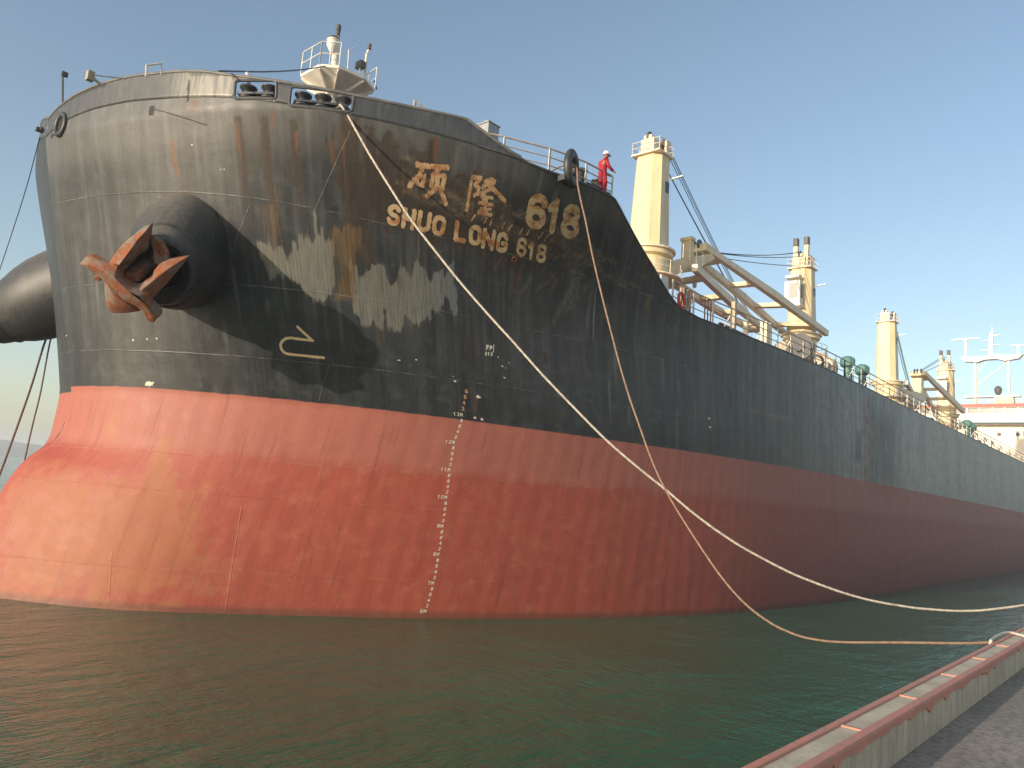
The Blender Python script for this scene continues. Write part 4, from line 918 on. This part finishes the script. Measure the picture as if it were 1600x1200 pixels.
slab('fluke', [(775, 285, -.1), (700, 335, 0), (630, 375, .1), (560, 430, .15), (500, 490, .2), (440, 570, .25), (395, 640, .3), (470, 790, .25), (495, 735, 0), (500, 660, -.1), (560, 620, -.15), (735, 525, -.2), (748, 470, -.18), (760, 380, -.15)], .30, [(735, 345, .16), (640, 450, .34), (560, 560, .42), (480, 660, .45)])
slab('fluke', [(1115, 575, -.1), (1000, 592, 0), (930, 606, .1), (855, 640, .15), (795, 700, .1), (790, 740, .05), (690, 815, .1), (630, 840, .15), (600, 900, .3), (690, 990, .35), (790, 950, .2), (880, 850, .1), (980, 740, 0)], .30, [(1030, 625, .16), (930, 690, .30), (820, 765, .40), (700, 860, .45)])
slab('crown', [(130, 650, .1), (200, 572, .15), (245, 577, .2), (330, 625, .25), (395, 640, .32), (480, 690, .35), (500, 770, .32), (590, 832, .32), (680, 850, .32), (760, 900, .35), (770, 990, .3), (850, 1080, .25), (845, 1120, .2), (790, 1172, .15), (730, 1140, .15), (695, 1060, .2), (620, 1010, .25), (520, 960, .3), (440, 870, .3), (345, 790, .25), (250, 715, .2)], .42, [(230, 640, .32), (330, 690, .5), (450, 770, .62), (560, 880, .66), (670, 930, .6), (740, 1010, .45), (780, 1090, .3)])
slab('tripping_palm', [(255, 760, .0), (300, 742, .0), (340, 780, .0), (318, 800, .0), (270, 780, .0)], .35)
slab('crown_base', [(362, 800, .0), (358, 860, .0), (372, 1000, .0), (400, 1060, 0), (435, 1083, .0), (560, 1082, .0), (680, 1065, .0), (640, 1000, .0), (560, 940, .05), (470, 840, .05)], .55, [(430, 930, .22), (560, 1010, .18)])
mb = MB(); a = ap(600, 770, .0); b = ap(800, 560, -.5); mb.beam(a, b-ax_*1.2, .42, .26, .36, .24); mb.build('shank', M_rust, anc, bevel=.04)
mb = MB(); pts = [ap(*q) for q in ((760, 400, -.25), (815, 400, -.2), (880, 450, -.15), (925, 540, -.15), (935, 610, -.15), (900, 700, -.2), (800, 640, -.2), (790, 500, -.25))]; mb.prism(pts, -ax_*.25); mb.build('shackle_plate', M_rust, anc, bevel=.05)

# ------------------------------------------------------------------ lettering and marks on the shell
def strokes_mesh(strokes, cell=.017, jag=.012, seed=0, nz=6):
    """strokes: list of (array of (s,z), half width). Painted area as a fine sheet of cells with chipped edges."""
    allp = np.concatenate([p for p, w in strokes]); wm = max(w for p, w in strokes)+.03
    s0, s1 = allp[:, 0].min()-wm, allp[:, 0].max()+wm; q0, q1 = allp[:, 1].min()-wm, allp[:, 1].max()+wm
    ns, nq = int((s1-s0)/cell)+2, int((q1-q0)/cell)+2; S_, Q_ = np.meshgrid(s0+np.arange(ns)*cell, q0+np.arange(nq)*cell, indexing='ij')
    Sc, Qc = S_[:-1, :-1]+cell/2, Q_[:-1, :-1]+cell/2; ins = np.full(Sc.shape, -9.)
    for p, w in strokes: ins = np.maximum(ins, w-line_d(p, Sc, Qc))
    n_ = (fbm(Sc*nz*3+seed*7, Qc*nz*3, 4)-.5)*2
    ok = ins+n_*jag > 0
    return S_, Q_, ok
def paint(name, strokes, mat, parent=None, cell=.017, jag=.012, seed=0, off=.007):
    S_, Q_, ok = strokes_mesh(strokes, cell, jag, seed); ns, nq = S_.shape; idx = np.full(S_.shape, -1); used = np.zeros(S_.shape, bool)
    used[:-1, :-1] |= ok; used[1:, :-1] |= ok; used[:-1, 1:] |= ok; used[1:, 1:] |= ok
    idx[used] = np.arange(used.sum()); P, _ = sz2p(S_[used], Q_[used], off); F_ = []
    for i, j in zip(*np.where(ok)): F_.append((int(idx[i, j]), int(idx[i+1, j]), int(idx[i+1, j+1]), int(idx[i, j+1])))
    mb = MB(); mb.add([tuple(p) for p in P], F_); return mb.build(name, mat, parent or hull)
def lettermat(name, a, b, thr=.5):
    t = NT(name, .6); v = t.coord(); n1 = t.noise(v, 3.0, 7, .7); n2 = t.noise(t.coord('Object', (1, 1, .3)), 9, 5, .7)
    c = t.mix(t.ramp(n1, thr-.06, thr+.12), a, b); c = t.mix(t.ramp(n2, .6, .7, 0, .7), c, (.20, .075, .02)); return t.base(c)
M_let = lettermat('name_paint', (.62, .44, .25), (.42, .17, .055), .50); M_let2 = lettermat('name_paint_rusty', (.58, .38, .21), (.36, .15, .055), .50)
M_mark = lettermat('mark_paint', (.68, .63, .52), (.5, .33, .2), .66); M_bulbm = lettermat('symbol_paint', (.80, .58, .30), (.70, .46, .20), .62)
def arc(cx, cy, rx, ry, a0, a1, n=9): return [(cx+rx*math.cos(R(a)), cy+ry*math.sin(R(a))) for a in np.linspace(a0, a1, n)]
GL = { # glyphs in a unit box, y up
 'S': [arc(.5, .73, .36, .22, 15, 180)+arc(.5, .73, .36, .22, 180, 265)[1:]+arc(.5, .28, .36, .22, 88, 0)+arc(.5, .28, .36, .23, 0, -165)[1:]],
 'H': [[(.12, 0.05), (.12, .95)], [(.88, 0.05), (.88, .95)], [(.12, .5), (.88, .5)]],
 'U': [[(.12, .95), (.12, .3)]+arc(.5, .3, .38, .24, 180, 360)+[(.88, .95)]],
 'O': [[(.14, .3), (.14, .7)]+arc(.5, .7, .36, .25, 180, 0)+[(.86, .3)]+arc(.5, .3, .36, .25, 0, -180)],
 'L': [[(.15, .95), (.15, .06), (.88, .06)]],
 'N': [[(.12, .05), (.12, .95)], [(.12, .92), (.88, .08)], [(.88, .05), (.88, .95)]],
 'G': [arc(.5, .7, .37, .25, 20, 180)+[(.13, .3)]+arc(.5, .3, .37, .25, 180, 360)+[(.87, .46), (.55, .46)]],
 '6': [arc(.5, .72, .36, .23, 15, 180)+[(.14, .3)]+arc(.5, .3, .36, .25, 180, 360)+arc(.5, .3, .36, .25, 0, 180)],
 '1': [[(.5, .04), (.5, .96)], [(.5, .94), (.12, .76)]],
 '8': [arc(.5, .73, .33, .22, 0, 360, 17), arc(.5, .28, .37, .24, 0, 360, 17)],
 '2': [arc(.5, .7, .34, .25, 165, 0)+[(.80, .55), (.14, .06), (.88, .06)]], '4': [[(.7, .04), (.7, .96), (.1, .3), (.92, .3)]],
 '3': [arc(.48, .73, .34, .22, 150, -80)+arc(.48, .27, .36, .23, 80, -150)], '0': [[(.16, .3), (.16, .7)]+arc(.5, .7, .34, .25, 180, 0)+[(.84, .3)]+arc(.5, .3, .34, .25, 0, -180)],
 '7': [[(.1, .94), (.88, .94), (.4, .04)]], '9': [arc(.5, .7, .35, .25, 0, 360, 15), [(.85, .7), (.85, .3)]+arc(.5, .3, .35, .25, 0, -150)], 'M': [[(.1, .04), (.1, .95), (.5, .4), (.9, .95), (.9, .04)]],
 'F': [[(.15, .04), (.15, .94), (.85, .94)], [(.15, .52), (.7, .52)]], 'P': [[(.15, .04), (.15, .94), (.6, .94)]+arc(.6, .72, .25, .22, 90, -90)+[(.15, .5)]], '|': [[(.5, -.25), (.5, 1.2)]]}
def glyph(ch, quad, w):
    """quad: TL,TR,BR,BL in (s,z)"""
    TL, TR, BR, BL = [np.array(q) for q in quad]; out = []
    for g in GL[ch]:
        out.append((np.array([(TL*(1-u)+TR*u)*v+(BL*(1-u)+BR*u)*(1-v) for u, v in g]), w))
    return out
zq = lambda x, y: hit_sz(580+x/4, 180+y/4)
L2 = {'S': [(110, 562, 188, 570, 172, 688, 95, 672)], 'H': [(205, 583, 280, 598, 265, 714, 188, 698)], 'U': [(300, 600, 378, 616, 362, 730, 283, 714)]}
line2 = [('S', (110, 562), (188, 570), (172, 690), (95, 672)), ('H', (205, 583), (280, 598), (265, 714), (188, 698)), ('U', (300, 600), (378, 616), (362, 730), (283, 714)),
 ('O', (392, 626), (470, 640), (455, 752), (378, 735)), ('L', (530, 660), (598, 676), (588, 796), (515, 778)), ('O', (620, 690), (693, 702), (682, 812), (606, 796)), ('N', (703, 710), (780, 728), (762, 840), (688, 822)),
 ('G', (795, 733), (862, 748), (848, 858), (776, 842)), ('6', (918, 766), (978, 778), (966, 886), (902, 870)), ('1', (985, 796), (1030, 800), (1018, 905), (975, 893)), ('8', (1042, 804), (1102, 818), (1088, 921), (1027, 908))]
k = 0
for ch, *q in line2:
    k += 1; paint('name_letter', glyph(ch, [zq(*p) for p in q], .072 if k < 9 else .056), M_let if k in (2, 6, 9, 10, 11) else M_let, seed=k, jag=.022)
for ch, *q in [('6', (995, 500), (1108, 515), (1083, 712), (957, 680)), ('1', (1120, 535), (1200, 540), (1165, 732), (1090, 715)), ('8', (1205, 562), (1312, 580), (1293, 768), (1178, 740))]:
    k += 1; paint('name_letter', glyph(ch, [zq(*p) for p in q], .115), M_let, seed=k, jag=.02)
def zl(pts, w): return (np.array([zq(*p) for p in pts]), w)
shuo = [zl([(286, 306), (362, 320)], .075), zl([(325, 318), (300, 375), (238, 442)], .07), zl([(288, 388), (336, 378), (322, 438), (284, 430), (288, 388)], .055),
        zl([(374, 320), (478, 326)], .07), zl([(428, 328), (404, 366)], .065), zl([(376, 440), (386, 374), (458, 380), (446, 456)], .07), zl([(416, 396), (404, 458), (344, 508)], .065), zl([(424, 452), (448, 500), (468, 552)], .07)]
long_ = [zl([(626, 420), (612, 500), (598, 594)], .055), zl([(636, 388), (682, 392), (650, 432), (674, 455), (664, 492), (644, 500)], .06), zl([(752, 400), (698, 452)], .06), zl([(726, 408), (774, 414), (738, 462), (690, 490)], .055),
         zl([(716, 420), (770, 470), (836, 534)], .065), zl([(688, 506), (756, 518)], .05), zl([(712, 484), (700, 528)], .05), zl([(678, 548), (758, 562)], .055), zl([(722, 510), (712, 618)], .055), zl([(690, 585), (750, 590)], .045), zl([(674, 606), (746, 622)], .06)]
paint('name_character', shuo, M_let2, seed=31, jag=.035); paint('name_character', long_, M_let2, seed=32, jag=.035)
# smudged remains of older lettering
for q in range(14):
    px_, py_ = 740+q*9.5, 335+q*2.6; a = hit_sz(px_+rng.random()*4, py_); b = hit_sz(px_-3, py_+9)
    if q % 3 != 1: paint('old_letter_trace', [(np.array([a, b]), .022)], M_let2, seed=60+q, cell=.014, jag=.03)
# bulbous-bow symbol
zb_ = lambda x, y: hit_sz(350+x/5.333, 400+y/5.333)
paint('bulbous_bow_mark', [(np.array([zb_(*p) for p in ((614, 590), (675, 648), (738, 704), (640, 694), (560, 682), (520, 686), (490, 704), (472, 735), (478, 775), (500, 803), (535, 817), (680, 832), (830, 848))]), .043)], M_bulbm, cell=.013, jag=.006, seed=3)
# draught marks: metres with M, and even decimetres between
mk = {13: (722, 648), 12: (709, 691), 11: (702, 734), 10: (697, 777), 9: (691, 822), 8: (685, 866), 7: (677, 911), 6: (665, 955)}
sz_m = {m: hit_sz(*p) for m, p in mk.items()}; mm = sorted(sz_m); fs = lambda z: np.interp(z, [sz_m[m][1] for m in mm], [sz_m[m][0] for m in mm])
zbase = {m: sz_m[m][1] for m in mm}
for m in mm:
    z = zbase[m]-.06; s = float(fs(z)); txt = str(m)+'M'; st = []
    for i, ch in enumerate(txt):
        u = s+(i-len(txt))*.13+.06; st += glyph(ch, [(u, z+.12), (u+.095, z+.12), (u+.095, z), (u, z)], .011)
    paint('draught_mark', st, M_mark, cell=.008, jag=.004, seed=m)
    if m < 13:
        zn = zbase[m+1]-.06
        for i, ch in enumerate('2468'):
            zz_ = z+(zn-z)*(i+1)/5; u = float(fs(zz_))-.04
            paint('draught_mark', glyph(ch, [(u, zz_+.11), (u+.095, zz_+.11), (u+.095, zz_), (u, zz_)], .011), M_mark, cell=.008, jag=.004, seed=m*5+i)
for i, ch in enumerate('2468'):
    a = hit_sz(723+1.9*i, 641-9*i); paint('draught_mark', glyph(ch, [(a[0]-.05, a[1]+.12), (a[0]+.06, a[1]+.12), (a[0]+.06, a[1]), (a[0]-.05, a[1])], .016), M_let2, cell=.008, jag=.008, seed=90+i)
z6 = lambda x, y: hit_sz(600+x/5.333, 500+y/5.333)
st = glyph('F', [z6(*p) for p in ((853, 210), (875, 212), (873, 248), (850, 245))], .022)+glyph('P', [z6(*p) for p in ((882, 214), (903, 216), (900, 252), (880, 249))], .022)+glyph('|', [z6(*p) for p in ((908, 214), (922, 216), (918, 258), (904, 255))], .016)
paint('frame_mark', st, M_mark, cell=.01, jag=.006, seed=77)
st = []
for i, ch in enumerate('212'): st += glyph(ch, [z6(*p) for p in ((842+24*i, 268+2*i), (858+24*i, 269+2*i), (856+24*i, 294+2*i), (840+24*i, 292+2*i))], .016)
paint('frame_mark', st, M_mark, cell=.01, jag=.006, seed=78)
# bare chipped patches
for i, (px_, py_, w_) in enumerate(((233, 600, .10), (748, 620, .06), (742, 653, .04), (753, 655, .035), (711, 596, .03), (708, 588, .02), (778, 558, .02), (785, 572, .03), (790, 575, .02), (788, 590, .025), (795, 567, .02), (300, 226, .02), (345, 265, .02), (350, 264, .02), (104, 524, .03), (208, 531, .03), (230, 530, .02), (245, 529, .02), (623, 563, .03), (650, 562, .02), (1108, 654, .05), (1109, 667, .05), (1060, 480, .001))):
    a = hit_sz(px_, py_)
    w_ *= .75
    if a and w_ > .01: a = np.array(a); paint('paint_chip', [(np.array([a-(w_, 0), a+(w_*1.2, w_*.3*(-1)**i)]), w_)], M_mark, cell=.010, jag=w_*1.2, seed=100+i)
# eye plate under the name
e_ = hit_sz(803, 405); p, n_ = sz2p([e_[0]], [e_[1]], .03); mb = MB(); mb.torus(Vector(p[0]), Vector(n_[0]), .09, .022, 16, 6); part(mb, 'eye_plate', M_rustred)

# ------------------------------------------------------------------ mooring lines
def rope(name, pts, r, mat, label, cat='rope', twist=5.0, group=None, seg=10, r2=None):
    """laid rope: three strands wound round the line"""
    P = np.array([tuple(p) for p in pts], float); t_ = np.r_[0, np.cumsum(np.linalg.norm(np.diff(P, axis=0), axis=1))]; L = t_[-1]; f = pchip(t_, P)
    n = int(min(L/.05, 900)); q = [Vector(v) for v in f(np.linspace(0, L, n))]; V = []; k = len(q)
    nrm = (q[1]-q[0]).normalized().cross(Vector((0, 0, 1))).normalized(); m = 12
    for i, p in enumerate(q):
        d = (q[min(i+1, k-1)]-q[max(i-1, 0)]).normalized(); nrm = (nrm-d*nrm.dot(d)).normalized(); b = d.cross(nrm); ph = i*L/n*twist*2*math.pi/3
        for j in range(m):
            a = 2*math.pi*j/m; rr = (r+(r2-r)*i/k if r2 else r)*(.84+.2*abs(math.cos(1.5*(a-ph)))); V.append(p+(nrm*math.cos(a)+b*math.sin(a))*rr)
    mb = MB(); mb.add(V, [(i*m+j, i*m+(j+1) % m, (i+1)*m+(j+1) % m, (i+1)*m+j) for i in range(k-1) for j in range(m)]+[tuple(range(m))[::-1], tuple((k-1)*m+j for j in range(m))])
    o = mb.build(name, mat, smooth=True); return tag(o, label, cat, group)
def inplane(A, B_, pix):
    n = (B_-A).cross(Vector((0, 0, 1))); n.z = 0; n.normalize(); return [onP(px, py, A, n) for px, py in pix]
sA, zA = bhit(531, 163); A = Vector(bp3(np.array([sA]), np.array([zA]), -.05)[0])
Bq = onY(1690, 925, 1.0); wpx = [(538, 172), (556, 203), (575, 237), (607, 289), (640, 340), (680, 392), (720, 442), (760, 488), (800, 532), (850, 588), (900, 640), (950, 690), (1000, 733), (1040, 765), (1080, 799), (1120, 829), (1160, 855), (1200, 877), (1240, 897), (1280, 913), (1320, 927), (1360, 938), (1400, 945.5), (1440, 951), (1480, 954), (1520, 954.5), (1560, 951), (1600, 945.5), (1650, 936)]
E_ = Vector((33, 1.2, 3.6))
rope('mooring_rope', [A+Vector((.5, .8, .05)), A]+inplane(A, E_, wpx)+[E_], .037, M_ropew, 'long pale mooring rope sagging from the bow roller fairlead to the quay', group='mooring lines of the ship')
ck2 = Vector(ck)+Vector((.02, 0, .05)); E2 = onZ(1541, 1004, 3.36)
bpx = [(903, 290), (908, 315), (915, 345), (926, 400), (940, 460), (954, 515), (967, 565), (982, 616), (1000, 668), (1015, 710), (1032, 750), (1055, 792), (1080, 832), (1105, 870), (1130, 905), (1160, 939), (1190, 964), (1220, 982), (1250, 994), (1285, 1001), (1320, 1003.5), (1360, 1004), (1400, 1004), (1440, 1004.5), (1480, 1005), (1520, 1005)]
rope('mooring_rope', [ck2+Vector((-.2, .8, -.1)), ck2+Vector((-.05, .25, .08)), ck2+Vector((0, -.12, .0))]+inplane(ck2+Vector((0, -.16, 0)), E2, bpx)+[E2, E2+Vector((.1, -.12, .02))], .031, M_ropeb, 'brown slack mooring rope hanging from the ring chock beside the white numerals', group='mooring lines of the ship', twist=7, r2=.017)
# short rope lying over the kerb
q = [onZ(*p) for p in ((1548, 1001, 3.415), (1556, 995, 3.42), (1566, 990, 3.42), (1580, 988.5, 3.42), (1594, 992, 3.42), (1606, 996, 3.41))]; q = [q[0]+Vector((0, .05, -.25))]+q+[q[-1]+Vector((.1, -.12, -.2)), q[-1]+Vector((.3, -.3, -.33))]
rope('rope_over_kerb', q, .017, M_ropew, 'short pale rope looped over the red edged kerb', twist=14)
# bow lines off the starboard side
s1_ = onY(82, 505, 38.5)
rope('mooring_rope', [s1_, onY(70, 535, 38.3), onY(50, 600, 37.7), onY(25, 672, 37), onY(0, 740, 36.2), onY(-50, 862, 35)], .045, M_roped, 'left and darker of two ropes hanging below the far anchor bolster', group='bow lines on the far side')
rope('mooring_rope', [onY(84, 505, 38.6), onY(76, 545, 38.6), onY(64, 610, 38.4), onY(50, 668, 38.2), onY(40, 712, 38.1), onY(25, 790, 37.5)], .035, M_roped, 'right and thinner of two ropes hanging below the far anchor bolster', group='bow lines on the far side')
rope('far_stay_wire', [onY(62, 215, 32), onY(42, 290, 34.5), onY(20, 360, 37), onY(-10, 450, 40)], .018, M_wire, 'thin wire slanting down from the bow against the left sky', 'wire')

# ------------------------------------------------------------------ person on the forecastle
def skin_fig(name, verts, edges, radii, mat, parent, root=0, sub=1):
    me_ = bpy.data.meshes.new(name); me_.from_pydata([tuple(v) for v in verts], edges, []); o = bpy.data.objects.new(name, me_); col.objects.link(o); me_.materials.append(mat)
    m_ = o.modifiers.new('skin', 'SKIN'); m_.use_smooth_shade = True
    for i, r in enumerate(radii): me_.skin_vertices[0].data[i].radius = (r, r) if np.isscalar(r) else r
    me_.skin_vertices[0].data[root].use_root = True; s_ = o.modifiers.new('sub', 'SUBSURF'); s_.levels = s_.render_levels = sub
    o.parent = parent; o.matrix_parent_inverse = Matrix.Translation(-wloc(parent)); return o
pb = onY(941, 296, 15.62); pb.z = 15.66
man = empty('person', pb); tag(man, 'person in red coveralls and white hard hat standing at the bow rail', 'person')
# faces aft and outboard: right in the picture
fdir = Vector((.93, -.36, 0)).normalized(); sdir = Vector((0, 0, 1)).cross(fdir)   # sdir = left of the man
def W(f, l, z): return pb+fdir*f+sdir*l+Vector((0, 0, z))
J = dict(pel=W(-.04, 0, .95), ch=W(-.03, 0, 1.25), nk=W(.02, 0, 1.48), hd=W(.07, 0, 1.60), ht=W(.08, 0, 1.72), ls=W(-.02, .19, 1.42), le=W(.05, .24, 1.14), lw=W(.30, .20, 1.02), rs=W(-.02, -.19, 1.42), re=W(.06, -.24, 1.15), rw=W(.31, -.20, 1.03),
         lh=W(-.04, .10, .90), lk_=W(.02, .12, .50), la=W(-.03, .12, .09), lt=W(.14, .13, .04), rh=W(-.04, -.10, .90), rk=W(.04, -.11, .50), ra=W(.0, -.12, .09), rt=W(.17, -.13, .04))
kk = list(J); ix = {k: i for i, k in enumerate(kk)}; E = [(ix[a], ix[b]) for a, b in (('pel', 'ch'), ('ch', 'nk'), ('nk', 'hd'), ('hd', 'ht'), ('ch', 'ls'), ('ls', 'le'), ('le', 'lw'), ('ch', 'rs'), ('rs', 're'), ('re', 'rw'), ('pel', 'lh'), ('lh', 'lk_'), ('lk_', 'la'), ('la', 'lt'), ('pel', 'rh'), ('rh', 'rk'), ('rk', 'ra'), ('ra', 'rt'))]
rad = dict(pel=.13, ch=.15, nk=.055, hd=.085, ht=.08, ls=.06, le=.045, lw=.032, rs=.06, re=.045, rw=.032, lh=.09, lk_=.062, la=.045, lt=.035, rh=.09, rk=.062, ra=.045, rt=.035)
skin_fig('body', [J[k] for k in kk], E, [rad[k] for k in kk], M_skin, man)
ck_ = [k for k in kk if k not in ('hd', 'ht', 'lt', 'rt')]; ix = {k: i for i, k in enumerate(ck_)}; E = [(ix[a], ix[b]) for a, b in (('pel', 'ch'), ('ch', 'nk'), ('ch', 'ls'), ('ls', 'le'), ('le', 'lw'), ('ch', 'rs'), ('rs', 're'), ('re', 'rw'), ('pel', 'lh'), ('lh', 'lk_'), ('lk_', 'la'), ('pel', 'rh'), ('rh', 'rk'), ('rk', 'ra'))]
skin_fig('coverall', [J[k] if k != 'nk' else J[k]-Vector((0, 0, .05)) for k in ck_], E, [rad[k]+.028 for k in ck_], M_cover, man)
for s_ in (1, -1):   # gloved hands: palm and five fingers closed on the rail
    w = W(.31, .2*s_, 1.03); vs = [w, w+fdir*.06+Vector((0, 0, .0)), w+fdir*.10]; ed = [(0, 1), (1, 2)]; rd = [.028, (.036, .022), (.034, .018)]
    for f in range(4):
        o_ = (f-1.5)*.02; b = len(vs); L_ = (.9, 1, .95, .8)[f]
        vs += [w+fdir*(.115+.012*L_)+sdir*o_+Vector((0, 0, .005)), w+fdir*(.15*L_)+sdir*o_-Vector((0, 0, .025)), w+fdir*.125+sdir*o_-Vector((0, 0, .045))]; ed += [(2, b), (b, b+1), (b+1, b+2)]; rd += [.0095, .009, .008]
    b = len(vs); vs += [w+fdir*.06-sdir*.04*s_-Vector((0, 0, .01)), w+fdir*.10-sdir*.05*s_-Vector((0, 0, .03))]; ed += [(1, b), (b, b+1)]; rd += [.011, .0095]
    skin_fig('glove', vs, ed, rd, M_glove, man)
    mb = MB(); q = W(.06 if s_ > 0 else .09, .12*s_, .05); mb.beam(q-fdir*.13, q+fdir*.15, .10, .11, .09, .06); mb.build('boot', M_boot, man, bevel=.02)
hc = W(.085, 0, 1.69); mb = MB(); mb.lathe(hc, [(.125, 0), (.128, .03), (.12, .08), (.09, .125), (.04, .15), (.005, .155)], 20); mb.beam(hc+fdir*.05+Vector((0, 0, .005)), hc+fdir*.20-Vector((0, 0, .01)), .2, .012, .12, .01); mb.build('hard_hat', M_helmet, man, smooth=True)
mb = MB(); n_ = W(.175, 0, 1.60); mb.add([n_+Vector((0, 0, .03)), n_+sdir*.014-Vector((0, 0, .015)), n_-sdir*.014-Vector((0, 0, .015)), n_+fdir*.022-Vector((0, 0, .012))], [(0, 1, 3), (0, 3, 2), (1, 2, 3), (0, 2, 1)])
for s_ in (1, -1): mb.lathe(W(.07, .088*s_, 1.60), [(.012, -.008), (.03, 0), (.012, .008)], 8, sdir)
mb.build('nose_and_ears', M_skin, man)
mb = MB(); [mb.lathe(W(.155, .033*s_, 1.625), [(.001, -.008), (.011, 0), (.001, .008)], 8, fdir) for s_ in (1, -1)]; mb.box(W(.16, 0, 1.555), (.012, .045, .01), math.atan2(fdir.y, fdir.x)); mb.build('eyes_and_mouth', M_boot, man)

# ------------------------------------------------------------------ sea haze
hz = MB().box((0, 5500, 26), (30000, 17000, 66)).build('haze', None); tag(hz, kind='stuff')
hm = bpy.data.materials.new('haze_air'); hm.use_nodes = True; ht_ = hm.node_tree; ht_.nodes.remove(ht_.nodes['Principled BSDF'])
pvn = ht_.nodes.new('ShaderNodeVolumePrincipled'); pvn.inputs['Color'].default_value = (.93, .95, 1, 1); pvn.inputs['Density'].default_value = .0006; pvn.inputs['Anisotropy'].default_value = .2
ht_.links.new(pvn.outputs[0], ht_.nodes['Material Output'].inputs['Volume']); hz.data.materials.append(hm)
